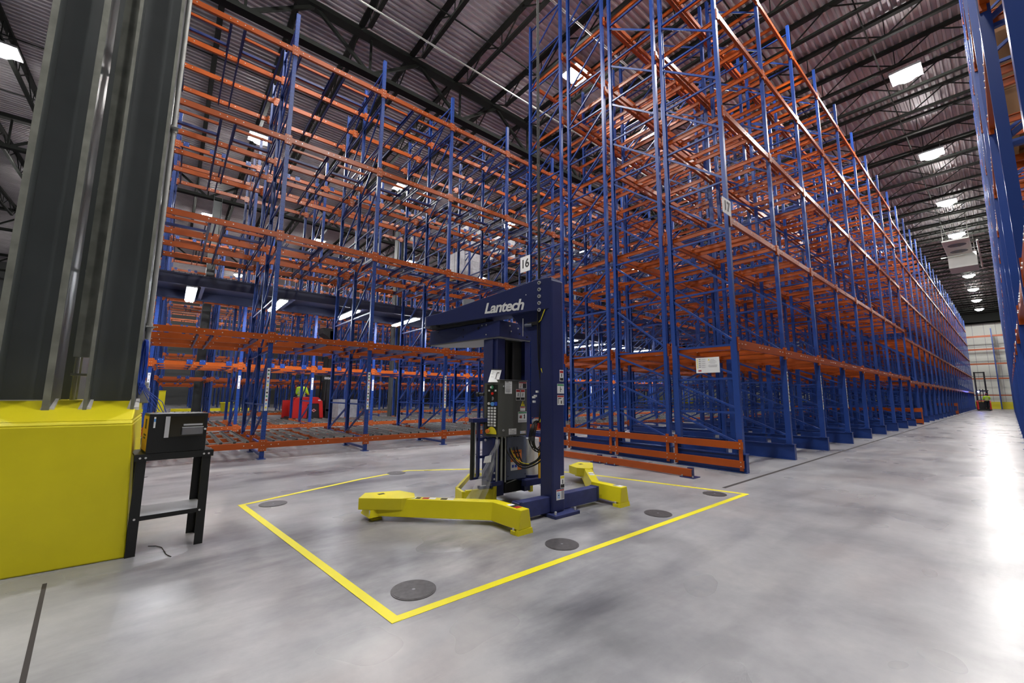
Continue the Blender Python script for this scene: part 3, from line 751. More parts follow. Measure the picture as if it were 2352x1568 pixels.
# local: +Y along the front, -X to the back
W_, D_, H_ = 0.50, 0.42, 0.80
b = MB(); b.box(-D_-0.01, 0.01, -0.015, W_+0.015, H_-0.012, H_, m_blackm); b.box(0.0, 0.01, -0.015, W_+0.015, H_-0.055, H_-0.012, m_blackm); b.box(-D_-0.01, -D_, -0.015, W_+0.015, H_-0.055, H_-0.012, m_blackm)
b.build('top_plate', t)
for (x, y) in ((0, 0), (0, W_), (-D_, 0), (-D_, W_)):
    sx = 1 if x == 0 else -1; sy = 1 if y == W_ else -1
    b = MB(); lx = 0.062
    b.box(*(sorted((x, x-sx*0.004))), *(sorted((y, y-sy*lx))), 0, H_-0.0121, m_blackm)
    b.box(*(sorted((x-sx*0.004, x-sx*0.05))), *(sorted((y, y-sy*0.004))), 0, H_-0.0121, m_blackm); b.build('leg', t)
b = MB(); b.box(-D_+0.004, -0.005, 0.005, W_-0.005, 0.30, 0.305, m_lgrey); b.box(-0.010, -0.004, 0.005, W_-0.005, 0.27, 0.305, m_blackm); b.box(-D_+0.004, -D_+0.01, 0.005, W_-0.005, 0.27, 0.305, m_blackm); b.build('shelf', t)
b = MB()
for y, z in ((0.02, H_-0.03), (0.055, H_-0.03), (W_-0.055, H_-0.03), (W_-0.02, H_-0.03), (0.03, 0.288), (W_-0.045, 0.288)):
    x0 = 0.010 if z > 0.5 else 0.0
    b.cyl((x0, y, z), (x0+0.006, y, z), 0.008, 10, m_bolt)
b.build('bolt', t)
t = thing('supply_cabinet', 'black metal cabinet with a smoked window standing on the black stand', 'cabinet', (-4.60, -0.105, 0.801), R(7))
CW, CD, CH = 0.40, 0.34, 0.325
b = MB(); b.box(-CD, 0, 0, CW, 0, CH, m_blackm); b.build('body', t, bevel=0.003)
b = MB(); b.box(-CD+0.01, -0.005, -0.003, -0.0005, 0.02, CH-0.02, m_yel2)
b.box(-0.19, -0.10, -0.005, -0.003, 0.20, 0.28, m_ink); b.box(-0.22, -0.08, -0.005, -0.003, 0.14, 0.155, m_ink); b.box(-0.22, -0.10, -0.005, -0.003, 0.115, 0.13, m_ink)
b.build('side_panel', t)
b = MB(); b.box(0.001, 0.005, 0.115, 0.375, 0.130, 0.300, m_glass); b.build('window', t)
b = MB(); b.box(0.005, 0.008, 0.105, 0.135, 0.125, 0.302, m_silver)
for z in (0.14, 0.215, 0.29): b.cyl((0.008, 0.12, z), (0.010, 0.12, z), 0.004, 8, m_bolt)
b.build('hinge', t)
b = MB()
y0, y1, z0, z1 = 0.22, 0.365, 0.145, 0.205
b.box(0.005, 0.04, y0, y1, z0, z0+0.004, m_clear); b.box(0.036, 0.04, y0, y1, z0, z1, m_clear); b.box(0.005, 0.04, y0, y0+0.004, z0, z1, m_clear); b.box(0.005, 0.04, y1-0.004, y1, z0, z1, m_clear)
b.box(0.03, 0.037, y0-0.003, y1+0.003, z1, z1+0.006, m_silver); b.box(0.004, 0.007, y0+0.01, y1, z1+0.015, z1+0.03, m_silver)
b.build('bin', t)
b = MB(); b.cyl((0.001, 0.385, 0.185), (0.022, 0.385, 0.185), 0.008, 10, m_white); b.build('knob', t)
b = MB(); b.box(0.001, 0.003, 0.03, 0.042, 0.21, 0.30, m_white); b.box(0.003, 0.0035, 0.03, 0.042, 0.26, 0.285, m_cyan); b.build('sticker', t)
# scrap of strapping on the floor below the stand
b = MB(); b.tube([(-4.83,-0.02,0.004), (-4.80,0.03,0.004), (-4.72,0.07,0.005), (-4.62,0.085,0.004), (-4.50,0.10,0.004), (-4.42,0.13,0.004)], 0.003, 5, m_blackm)
tag(b.build('strapping_scrap'), 'thin dark scrap of strapping on the floor under the black stand', 'strap')

# ================================================================ STRETCH WRAPPER
WR = thing('stretch_wrapper', 'navy straddle stretch wrapping machine on yellow legs inside the yellow tape outline', 'wrapping machine', (-3.42, 3.46, 0))
OX, OY = -3.42, 3.46
WM = Matrix.Translation((-OX, -OY, 0))          # world coordinates -> machine coordinates
def wb(b, name, parent=WR, **k):
    return b.build(name, parent, tf=WM, **k)
# base
b = MB(); b.box(-3.44, -3.33, 2.86, 4.16, 0.04, 0.205, m_navyL); wb(b, 'cross_beam', bevel=0.006)
b = MB(); b.box(-3.44, -3.325, 4.12, 4.155, 0.045, 0.21, m_navy); b.box(-3.44, -3.325, 2.88, 2.91, 0.045, 0.21, m_navy); wb(b, 'end_plate')
def leg(path, s, name='outrigger_leg'):
    """tapered box section along the path; path given at the centre line"""
    b = MB(); H0, H1 = 0.05, 0.225; wb_, wt_ = 0.085, 0.055
    n = len(path); L0 = []; 
    for i, p in enumerate(path):
        p = Vector((*p, 0)); d = Vector((0,0,0))
        if i > 0: d += (p-Vector((*path[i-1], 0))).normalized()
        if i < n-1: d += (Vector((*path[i+1], 0))-p).normalized()
        d.normalize(); nr = Vector((-d.y, d.x, 0))
        L0.append([p-nr*wb_+Vector((0,0,H0)), p+nr*wb_+Vector((0,0,H0)), p+nr*wt_+Vector((0,0,H1)), p-nr*wt_+Vector((0,0,H1))])
    vs = [q for r in L0 for q in r]; fs = [(3,2,1,0), tuple(4*(n-1)+i for i in range(4))]
    for i in range(n-1):
        for k in range(4): fs.append((4*i+k, 4*i+(k+1) % 4, 4*i+4+(k+1) % 4, 4*i+4+k))
    b.add(vs, fs, m_yel); lg = wb(b, name, bevel=0.006)
    x, y = path[0]
    b = MB(); b.hull8([(x-0.03,y-0.095,0.0),(x+0.008,y-0.095,0.0),(x+0.008,y+0.095,0.0),(x-0.03,y+0.095,0.0)], [(x-0.03,y-0.087,0.049),(x+0.004,y-0.087,0.049),(x+0.004,y+0.087,0.049),(x-0.03,y+0.087,0.049)], m_yel)
    b.box(x-0.10, x-0.03, y-0.10*1-0.0, y-0.02, 0.0, 0.035, m_yel); b.cyl((x-0.07,y-0.085,0.035), (x-0.07,y-0.085,0.06), 0.012, 8, m_bolt)
    o = b.build('toe_foot', lg, tf=WM)
    return lg
LA = leg([(-3.06,2.715), (-3.50,2.69), (-4.40,1.815)], 1)
LB = leg([(-3.06,4.30), (-3.50,4.30), (-4.40,5.185)], -1)
def head(my, lg):
    """flat capped end of a leg with a jacking foot under it; my mirrors it to the other leg"""
    f = (lambda y: 7.0-y) if my else (lambda y: y)
    poly = [Vector((x, f(y), 0)) for x, y in ((-4.14,1.955), (-4.43,1.615), (-4.62,1.75), (-4.50,2.10), (-4.28,2.17), (-4.10,2.09))]
    b = MB(); b.hull8([p+Vector((0,0,0.118)) for p in poly], [p+Vector((0,0,0.234)) for p in poly], m_yel)
    b.build('leg_head', lg, tf=WM, bevel=0.004)
    b = MB(); q = Vector((-4.46, f(1.87), 0)); b.box(q.x-0.025, q.x+0.025, q.y-0.035, q.y+0.035, 0.2341, 0.235, m_hollow); b.build('slot', lg, tf=WM)
    b = MB(); q = Vector((-4.42, f(1.80), 0))
    b.hull8([(q.x-0.13,q.y-0.11,0.045),(q.x+0.11,q.y-0.11,0.045),(q.x+0.11,q.y+0.11,0.045),(q.x-0.13,q.y+0.11,0.045)], [(q.x-0.11,q.y-0.09,0.117),(q.x+0.09,q.y-0.09,0.117),(q.x+0.09,q.y+0.09,0.117),(q.x-0.11,q.y+0.09,0.117)], m_yel)
    b.cyl((q.x,q.y,0.02), (q.x,q.y,0.045), 0.014, 8, m_bolt); b.cyl((q.x+0.09,q.y-0.1,0.045), (q.x+0.09,q.y-0.1,0.118), 0.006, 6, m_bolt); b.box(q.x-0.06, q.x+0.06, q.y-0.05, q.y+0.05, 0.0, 0.02, m_yel); b.build('jack_foot', lg, tf=WM)
head(False, LA); head(True, LB)
def leg_stickers(lg, pts):
    for (x, y, a, w, h, ms) in pts:
        b = MB(); d = Vector((math.cos(a), math.sin(a), 0)); nr = Vector((-d.y, d.x, 0)); c = Vector((x, y, 0.2265))
        n = len(ms)
        for i, m in enumerate(ms):
            p = c+d*w*(i/n-0.5); q = c+d*w*((i+1)/n-0.5-0.02)
            b.hull8([p-nr*h/2, q-nr*h/2, q+nr*h/2, p+nr*h/2], [v+Vector((0,0,0.001)) for v in (p-nr*h/2, q-nr*h/2, q+nr*h/2, p+nr*h/2)], m)
        b.build('warning_sticker', lg, tf=WM)
leg_stickers(LA, [(-3.22,2.71,math.pi,0.16,0.07,(m_redl,m_ink,m_white)), (-4.0,2.20,R(-136),0.14,0.06,(m_white,m_redl)), (-3.86,2.335,R(-136),0.14,0.06,(m_white,m_ink)), (-4.10,2.10,R(-136),0.10,0.06,(m_ink,m_white))])
leg_stickers(LB, [(-3.15,4.30,math.pi,0.12,0.07,(m_white,m_gink)), (-3.85,4.65,R(136),0.22,0.07,(m_white,m_gink,m_white))])
# post and foot plate
b = MB(); b.box(-3.53, -3.20, 3.27, 3.66, 0.0, 0.035, m_navyL)
for x, y in ((-3.24,3.31), (-3.24,3.62), (-3.49,3.31)): b.cyl((x,y,0.035), (x,y,0.07), 0.014, 8, m_bolt)
wb(b, 'foot_plate', bevel=0.004)
b = MB(); b.box(-3.49, -3.29, 3.315, 3.515, 0.035, 2.66, m_navy); post = wb(b, 'post', bevel=0.022)
# boom, slanted on top, pointing away from the camera
A = R(15); ua = Vector((-math.cos(A), -math.sin(A), 0)); va = Vector((-math.sin(A)*-1, -math.cos(A), 0))   # va: towards the camera side
va = Vector((math.sin(A), -math.cos(A), 0)); P0 = Vector((-3.39, 3.43, 0))
def bp(u, v, z): q = P0 + ua*u + va*v; return (q.x, q.y, z)
out = [(-0.06,2.31),(0.0,2.31),(2.0,2.285),(2.0,2.435),(1.72,2.455),(0.13,2.685),(-0.06,2.685)]
b = MB(); hw = 0.13
n = len(out); vs = [bp(u, hw, z) for u, z in out] + [bp(u, -hw, z) for u, z in out]
b.add(vs, [(i, (i+1) % n, n+(i+1) % n, n+i) for i in range(n)] + [tuple(reversed(range(n))), tuple(range(n, 2*n))], m_navy)
# rounded tip
ring = [(2.0+hw*math.sin(a), hw*math.cos(a)) for a in [math.pi*i/10 for i in range(11)]]
b.hull8([bp(u, v, 2.285) for u, v in ring], [bp(u, v, 2.435) for u, v in ring], m_navy)
boom = wb(b, 'boom', bevel=0.006)
b = MB(); b.prism([(bp(u,0,z)[0], z) for u, z in ((0.0,2.31),(0.55,2.31),(0.30,2.06),(0.30,1.50),(0.0,1.2))], 0, 0.012, m_navy)
vs = []
gp_ = [(0.0,2.31),(0.56,2.305),(0.33,2.04),(0.27,2.0),(0.27,1.05),(0.0,1.05)]
b = MB(); n = len(gp_); vs = [bp(u, 0.05, z) for u, z in gp_] + [bp(u, 0.035, z) for u, z in gp_]
b.add(vs, [(i, (i+1) % n, n+(i+1) % n, n+i) for i in range(n)] + [tuple(reversed(range(n))), tuple(range(n, 2*n))], m_navy)
wb(b, 'gusset')
b = MB()
for i in range(5):
    z = 2.635-0.082*i; p = bp(0.10, hw, z); q = bp(0.10, hw+0.012, z); b.cyl(p, q, 0.022, 14, m_bolt); b.cyl(q, bp(0.10, hw+0.018, z), 0.011, 6, m_grey)
b.build('bolt', boom, tf=WM)
me = text_mesh('Lantech', 0.188, m_white, shear=0.22, bold=0.005, ext=0.001, space=0.92)
q = bp(0.63, hw+0.003, 2.405); me.transform(WM @ face_matrix(q, tuple(-ua*1), (0,0,1)) @ Matrix.Rotation(R(-1.5), 4, 'Z') @ Matrix.Diagonal((1.12, 1, 1, 1)))
place(me, 'logo_lettering', boom)
b = MB(); q = Vector(bp(0.29, hw+0.002, 2.515)); b.cyl(q, q+va*0.001, 0.007, 12, m_white); b.build('registered_mark', boom, tf=WM)
b = MB(); q = Vector(bp(1.33, 0, 2.50)); b.cyl(q, q+Vector((0,0,0.11)), 0.085, 20, m_lgrey); wb(b, 'motor_cap')
# sensor block and hoses under the boom
b = MB(); b.bar(bp(0.30, 0.07, 2.16), bp(0.16, 0.07, 2.165), 0.03, 0.04, m_black); b.cyl(bp(0.34,0.07,2.15), bp(0.24,0.07,2.15), 0.022, 10, m_sgrey)
b.cyl(bp(0.37,0.075,2.02), bp(0.37,0.075,2.24), 0.006, 6, m_bolt); wb(b, 'regulator')
b = MB(); b.tube([bp(0.16,0.08,2.16), bp(0.10,0.10,2.19), bp(0.05,0.12,2.27), bp(0.02,0.12,2.33)], 0.006, 6, m_yink); wb(b, 'air_hose')
# slip ring and swing arm
b = MB(); q = Vector(bp(1.9,0,2.285)); b.cyl(q+Vector((0,0,-0.03)), q, 0.14, 24, m_black)
b.hull8([bp(0.95,0.08,2.258), bp(2.0,0.08,2.258), bp(2.0,-0.08,2.258), bp(0.95,-0.08,2.258)], [bp(0.95,0.08,2.30), bp(2.0,0.08,2.285), bp(2.0,-0.08,2.285), bp(0.95,-0.08,2.30)], m_black); wb(b, 'slip_ring')
SW = None
sa = [(-4.06,3.16), (-5.50,2.95), (-5.56,3.25), (-5.2,3.6), (-4.10,3.74)]
b = MB(); b.hull8([(x,y,2.045) for x,y in sa], [(x,y,2.255) for x,y in sa], m_navy); sw = wb(b, 'swing_arm', bevel=0.006)
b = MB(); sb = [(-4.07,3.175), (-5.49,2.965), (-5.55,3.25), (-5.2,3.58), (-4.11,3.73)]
b.hull8([(x,y,2.030) for x,y in sb], [(x,y,2.044) for x,y in sb], m_lgrey); b.build('underside_reflection', sw, tf=WM)  # added pale sheet: reflected light painted onto the navy arm's underside
b = MB()
for x, z in ((-4.3,2.22),(-4.38,2.22),(-4.45,2.19),(-4.30,2.09),(-4.75,2.10),(-4.75,2.2),(-4.9,2.22),(-5.3,2.22)):
    y = 3.16+(x+4.06)*(0.21/1.44)-0.001; b.cyl((x,y,z), (x,y-0.004,z), 0.010 if x != -4.45 else 0.02, 8, m_hollow if x < -4.4 else m_bolt)
for y, z in ((3.33,2.20),(3.35,2.13),(3.47,2.18),(3.5,2.11),(3.63,2.08)): b.cyl((-4.07,y,z), (-4.058,y,z), 0.011, 8, m_bolt if y < 3.5 else m_hollow)
b.build('screw', sw, tf=WM)
# mast hanging from the swing arm
mt = MB(); 
mt.box(-4.22, -4.12, 3.18, 3.30, 0.08, 2.03, m_navy); mt.box(-4.22, -4.12, 3.64, 3.74, 0.08, 2.03, m_navy); mt.box(-4.40, -4.20, 3.16, 3.75, 0.08, 2.03, m_navy)
mast = wb(mt, 'mast', bevel=0.004)
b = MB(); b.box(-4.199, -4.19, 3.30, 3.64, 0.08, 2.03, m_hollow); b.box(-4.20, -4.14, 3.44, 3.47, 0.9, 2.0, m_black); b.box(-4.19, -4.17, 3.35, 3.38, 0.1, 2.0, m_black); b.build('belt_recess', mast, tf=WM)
b = MB(); b.cyl((-4.18,3.36,0.20), (-4.18,3.58,0.235), 0.006, 6, m_bolt); b.build('spring', mast, tf=WM)
# control cabinet
cb = MB(); cb.box(-4.10, -3.90, 3.045, 3.485, 0.815, 1.490, m_grey); cab = wb(cb, 'control_cabinet', bevel=0.006)
F0 = (-3.8995, 0, 0)
def fq(parent, name, y0, y1, z0, z1, items, x=-3.8985, t=0.0012):
    """sticker on the front (+X) face: white ground plus inked fields given as fractions"""
    b = MB(); b.box(x, x+t, y0, y1, z0, z1, m_white)
    for i_, (a, c, e, g, m) in enumerate(items): b.box(x+t, x+t+0.0006+0.00012*i_, y0+(y1-y0)*a, y0+(y1-y0)*c, z0+(z1-z0)*e, z0+(z1-z0)*g, m)
    return b.build(name, parent, tf=WM)
lines = lambda n, a=0.12, c=0.88, m=m_gink: [(a, c if i % 2 else c-0.15, 0.90-0.8*(i+1)/n, 0.90-0.8*(i+1)/n+0.25/n, m) for i in range(n)]
fq(cab, 'data_sticker', 3.125, 3.235, 1.325, 1.475, [(0.1,0.5,0.92,0.97,m_ink)]+lines(9)+[(0.1,0.75,0.18,0.19,m_ink),(0.1,0.75,0.30,0.31,m_ink)])
def figure(b, x, cy, cz, s, m):
    """small pictogram of a person struck by an arm"""
    b.cyl((x, cy+s*0.1, cz+s*0.35), (x+0.0008, cy+s*0.1, cz+s*0.35), s*0.09, 8, m)
    for p, q in (((0.1,0.25),(0.0,-0.05)), ((0.0,-0.05),(-0.3,-0.35)), ((0.0,-0.05),(0.15,-0.4)), ((0.08,0.18),(-0.35,0.22)), ((0.08,0.18),(0.38,0.05))):
        b.bar((x+0.0004, cy+p[0]*s, cz+p[1]*s), (x+0.0004, cy+q[0]*s, cz+q[1]*s), 0.0009, s*0.07, m, upv=(0, -(q[1]-p[1]), (q[0]-p[0])) if False else (1,0,0))
def danger(parent, y0, y1, z0, z1, wide=False, head_m=None, x=-3.8985):
    hm = head_m or m_redl
    if wide: it = [(0.03,0.97,0.78,0.95,hm), (0.5,0.96,0.06,0.74,m_ink)]
    else: it = [(0.05,0.95,0.76,0.96,hm), (0.05,0.95,0.04,0.26,m_ink)]
    o = fq(parent, 'warning_sticker', y0, y1, z0, z1, it, x=x)
    b = MB(); cy, cz = ((y0+y1)/2, (z0*0.48+z1*0.52)) if not wide else (y0+(y1-y0)*0.25, z0+(z1-z0)*0.42)
    figure(b, x+0.002, cy, cz, (y1-y0)*(0.42 if not wide else 0.28)*1.6, m_ink if not wide else m_redl)
    b.build('pictogram', o, tf=WM) if False else b.build('pictogram', parent, tf=WM)
danger(cab, 3.345, 3.475, 1.39, 1.475, True)
danger(cab, 3.30, 3.368, 1.245, 1.380); danger(cab, 3.377, 3.445, 1.245, 1.380)
b = MB(); x = -3.8985
b.hull8([(x,3.38,1.175),(x,3.445,1.175),(x,3.4125,1.238)], [(x+0.0012,3.38,1.175),(x+0.0012,3.445,1.175),(x+0.0012,3.4125,1.238)], m_yink)
b.hull8([(x+0.0013,3.410,1.180),(x+0.0013,3.420,1.205),(x+0.0013,3.411,1.205),(x+0.0013,3.414,1.225)], [(x+0.002,3.413,1.180),(x+0.002,3.423,1.207),(x+0.002,3.414,1.203),(x+0.002,3.417,1.225)], m_ink)
b.build('voltage_sticker', cab, tf=WM)
fq(cab, 'small_sticker', 3.37, 3.452, 1.115, 1.166, [(0.05,0.95,0.72,0.93,m_redl)])
fq(cab, 'instruction_sticker', 3.337, 3.478, 0.975, 1.105, [(0.03,0.97,0.85,0.96,m_green),(0.14,0.42,0.42,0.52,m_ink),(0.14,0.42,0.56,0.62,m_ink),(0.26,0.40,0.38,0.66,m_redl),(0.70,0.80,0.34,0.74,m_ink),(0.60,0.72,0.62,0.66,m_ink),(0.62,0.72,0.4,0.43,m_ink),(0.06,0.94,0.10,0.13,m_gink),(0.06,0.94,0.17,0.19,m_gink)])
fq(cab, 'serial_sticker', 3.19, 3.31, 0.835, 0.905, lines(3)+[(0.1,0.4,0.84,0.9,m_ink)])
fq(cab, 'maker_sticker', 3.37, 3.462, 0.838, 0.87, [(0.05,0.16,0.3,0.8,m_cyan),(0.22,0.7,0.42,0.6,m_gink),(0.8,0.93,0.35,0.7,m_redl)])
b = MB()
for z in (1.41, 0.89): b.cyl((-3.8995,3.105,z), (-3.885,3.105,z), 0.012, 12, m_silver); b.box(-3.885, -3.882, 3.102, 3.108, z-0.011, z+0.011, m_ink)
b.build('lock', cab, tf=WM)
b = MB(); b.box(-4.10, -3.89, 3.04, 3.49, 1.490, 1.4935, m_lgrey); b.build('lid_edge', cab, tf=WM)
# slanted operator panel on the left end of the cabinet
pn = MB(); pn.hull8([(-3.905,3.044,0.815),(-4.10,2.965,0.815),(-4.10,3.044,0.815)], [(-3.905,3.044,1.45),(-4.10,2.965,1.45),(-4.10,3.044,1.45)], m_grey); pan = wb(pn, 'operator_panel')
pr_ = Vector((0.195, 0.079, 0)).normalized(); pn_n = Vector((pr_.y, -pr_.x, 0))
def pp(s, z, o=0.0): q = Vector((-4.10,2.965,0)) + pr_*s + pn_n*o; return (q.x, q.y, z)
PWD = 0.21
def pbox(b, s0, s1, z0, z1, o0, o1, m):
    b.hull8([pp(s0,z0,o0), pp(s1,z0,o0), pp(s1,z0,o1), pp(s0,z0,o1)], [pp(s0,z1,o0), pp(s1,z1,o0), pp(s1,z1,o1), pp(s0,z1,o1)], m)
b = MB(); pbox(b, 0.04, 0.19, 0.835, 1.43, 0.0005, 0.002, m_blackm); b.build('faceplate', pan, tf=WM)
b = MB()
for r_ in range(7):
    for c_ in range(3): pbox(b, 0.055+0.042*c_, 0.085+0.042*c_, 1.14-0.034*r_, 1.164-0.034*r_, 0.002, 0.005, m_white)
b.build('keypad', pan, tf=WM)
b = MB(); b.cyl(pp(0.11,1.40,0.002), pp(0.11,1.40,0.012), 0.022, 14, m_green); b.cyl(pp(0.10,1.40,0.012), pp(0.10,1.40,0.014), 0.012, 10, m_white)
for s_ in (0.07, 0.16): pbox(b, s_-0.012, s_+0.012, 1.35, 1.37, 0.002, 0.004, m_white)
b.build('start_button', pan, tf=WM)
b = MB(); b.cyl(pp(0.12,1.325,0.002), pp(0.12,1.325,0.016), 0.016, 14, m_rled); b.build('stop_button', pan, tf=WM)
b = MB(); b.cyl(pp(0.115,1.265,0.002), pp(0.115,1.265,0.010), 0.024, 16, m_lgrey); pbox(b, 0.095, 0.112, 1.24, 1.29, 0.010, 0.03, m_black); b.build('selector_knob', pan, tf=WM)
b = MB(); b.cyl(pp(0.075,1.205,0.002), pp(0.075,1.205,0.02), 0.016, 12, m_white); b.cyl(pp(0.125,1.20,0.002), pp(0.125,1.20,0.02), 0.024, 14, m_cyan); pbox(b, 0.145, 0.185, 1.18, 1.225, 0.002, 0.004, m_bcable); b.build('mode_button', pan, tf=WM)
b = MB(); ys = [pp(0.11+0.07*math.cos(a), 0.845+0.085*math.sin(a), 0.002) for a in [math.pi*i/10 for i in range(11)]]; ys2 = [pp(0.11+0.07*math.cos(a), 0.845+0.085*math.sin(a), 0.005) for a in [math.pi*i/10 for i in range(11)]]
b.hull8(ys, ys2, m_yink); b.build('emergency_plate', pan, tf=WM)
b = MB(); b.cyl(pp(0.075,0.880,0.005), pp(0.075,0.880,0.03), 0.014, 12, m_ink); b.cyl(pp(0.075,0.880,0.03), pp(0.075,0.880,0.05), 0.024, 16, m_oink); b.build('emergency_button', pan, tf=WM)
b = MB(); b.cyl(pp(0.115,0.945,0.003), pp(0.115,0.945,0.006), 0.010, 12, m_lgrey); b.build('key_lock', pan, tf=WM)
b = MB(); b.cyl(pp(-0.005,1.315,0.0), pp(-0.07,1.315,0.01), 0.02, 12, m_black); b.cyl(pp(-0.07,1.315,0.01), pp(-0.10,1.315,0.012), 0.03, 12, m_black); b.build('side_knob', pan, tf=WM)
# instruction card tilted on top
cbl, cbr, ctr, ctl = Vector((-4.00,2.945,1.462)), Vector((-3.93,3.05,1.462)), Vector((-4.00,3.15,1.615)), Vector((-4.07,3.045,1.615))
cn = (cbr-cbl).cross(ctl-cbl).normalized()
def cq(a, c, o=0.0): q = (cbl*(1-a)+cbr*a)*(1-c)+(ctl*(1-a)+ctr*a)*c + cn*o; return (q.x, q.y, q.z)
def cbox(b, a0, a1, c0, c1, o0, o1, m): b.hull8([cq(a0,c0,o0), cq(a1,c0,o0), cq(a1,c1,o0), cq(a0,c1,o0)], [cq(a0,c0,o1), cq(a1,c0,o1), cq(a1,c1,o1), cq(a0,c1,o1)], m)
b = MB(); cbox(b, 0, 1, 0, 1, -0.003, 0, m_white); card = b.build('instruction_card', pan, tf=WM)
b = MB(); cbox(b, 0.60, 0.68, 0.28, 0.72, 0.0005, 0.0015, m_ink); cbox(b, 0.62, 0.86, 0.72, 0.80, 0.0005, 0.0015, m_ink); cbox(b, 0.52, 0.76, 0.24, 0.28, 0.0005, 0.0015, m_gink)
cbox(b, 0.10, 0.34, 0.80, 0.84, 0.0005, 0.0015, m_gink); cbox(b, 0.10, 0.30, 0.66, 0.70, 0.0005, 0.0015, m_gink); cbox(b, 0.12, 0.4, 0.40, 0.42, 0.0005, 0.0015, m_gink); b.build('card_print', card, tf=WM)
b = MB(); cbox(b, -0.02, 1.02, 1.0, 1.07, -0.006, 0.004, m_black); b.build('card_clip', card, tf=WM)
# cable glands and hoses under the cabinet
b = MB()
for y in (3.18, 3.235, 3.27, 3.30, 3.36, 3.41): b.cyl((-3.97,y,0.79), (-3.97,y,0.815), 0.013, 10, m_lgrey)
b.build('cable_gland', cab, tf=WM)
def hose(name, pts, r, m, n=26, seg=6):
    """smooth curve through control points (Catmull-Rom)"""
    P = [Vector(p) for p in pts]; P = [P[0]*2-P[1]] + P + [P[-1]*2-P[-2]]; o = []
    for i in range(1, len(P)-2):
        for k in range(8):
            t = k/8; a, b_, c, d = P[i-1], P[i], P[i+1], P[i+2]
            o.append(0.5*((2*b_)+(c-a)*t+(2*a-5*b_+4*c-d)*t*t+(-a+3*b_-3*c+d)*t*t*t))
    o.append(P[-2]); b = MB(); b.tube(o, r, seg, m); return wb(b, name, smooth=True)
for i, y in enumerate((3.19, 3.24, 3.31, 3.36)):
    hose('power_cable', [(-3.97,y,0.79), (-3.95,y+0.01,0.65), (-3.86,y+0.06,0.52-0.02*i), (-3.72,y+0.10+0.02*i,0.46+0.03*i), (-3.58,3.42,0.55+0.04*i), (-3.48,3.34,0.70+0.03*i)], 0.009, m_black)
hose('ground_cable', [(-3.97,3.275,0.79), (-3.94,3.28,0.62), (-3.85,3.36,0.50), (-3.68,3.47,0.50), (-3.52,3.42,0.60)], 0.005, m_yink)
# cable loops hanging at the post
for i in range(9):
    b = MB(); pts = []; ry = 0.075+0.006*i; rz_ = 0.15+0.008*(i % 4); cz = 0.83+0.008*(i % 3); cx = -3.52-0.006*i
    for k in range(21):
        a = 2*math.pi*k/20; pts.append((cx+0.01*math.sin(3*a), 3.33+ry*0.9*math.cos(a)+0.006*(i % 2), cz+rz_*math.sin(a)))
    b.tube(pts, 0.006, 6, m_black); wb(b, 'cable_loop', smooth=True)
b = MB(); b.box(-3.51, -3.49, 3.30, 3.34, 0.93, 0.99, m_redl); wb(b, 'cable_tie')
hose('power_cable', [(-3.52,3.30,13.6), (-3.515,3.305,9.0), (-3.51,3.30,5.0), (-3.50,3.31,2.7), (-3.505,3.30,2.2), (-3.50,3.31,1.7), (-3.50,3.35,1.35), (-3.50,3.31,0.95)], 0.010, m_black)
hose('power_cable', [(-3.52,3.325,13.6), (-3.51,3.32,7.0), (-3.50,3.33,2.7), (-3.50,3.33,1.9), (-3.49,3.36,1.3), (-3.50,3.33,0.95)], 0.008, m_black)
hose('air_hose', [(-3.46,3.31,1.62), (-3.44,3.33,1.52), (-3.44,3.36,1.40), (-3.46,3.34,1.15), (-3.49,3.32,1.0)], 0.006, m_yink)
b = MB()
for y, z in ((3.30,1.35),(3.27,1.30),(3.245,1.285),(3.25,1.235)): b.box(-3.53, -3.50, y-0.012, y+0.012, z-0.012, z+0.012, m_white)
wb(b, 'cable_tag')
# stickers on the post (front face +X)
def post_sticker(y0, y1, z0, z1, items): return fq(post, 'warning_sticker', y0, y1, z0, z1, items, x=-3.2895)
post_sticker(3.44,3.505,1.47,1.60,[(0.08,0.92,0.72,0.93,m_redl),(0.08,0.92,0.05,0.3,m_ink),(0.4,0.6,0.38,0.66,m_ink)])
post_sticker(3.40,3.51,1.33,1.44,[(0.03,0.97,0.80,0.96,m_green),(0.42,0.5,0.15,0.72,m_ink),(0.5,0.66,0.4,0.48,m_ink)])
post_sticker(3.40,3.51,1.20,1.31,[(0.03,0.97,0.80,0.96,m_redl),(0.12,0.18,0.12,0.72,m_ink),(0.12,0.6,0.64,0.72,m_ink),(0.52,0.66,0.12,0.45,m_ink),(0.84,0.97,0.08,0.74,m_gink)])
post_sticker(3.44,3.505,0.285,0.42,[(0.05,0.95,0.76,0.96,m_yink),(0.05,0.95,0.04,0.30,m_ink),(0.45,0.65,0.34,0.66,m_ink)])
post_sticker(3.375,3.50,0.165,0.275,[(0.03,0.97,0.86,0.97,m_redl),(0.62,0.97,0.06,0.84,m_gink),(0.15,0.24,0.15,0.75,m_cyan),(0.34,0.42,0.12,0.7,m_cyan),(0.24,0.34,0.4,0.5,m_ink)])
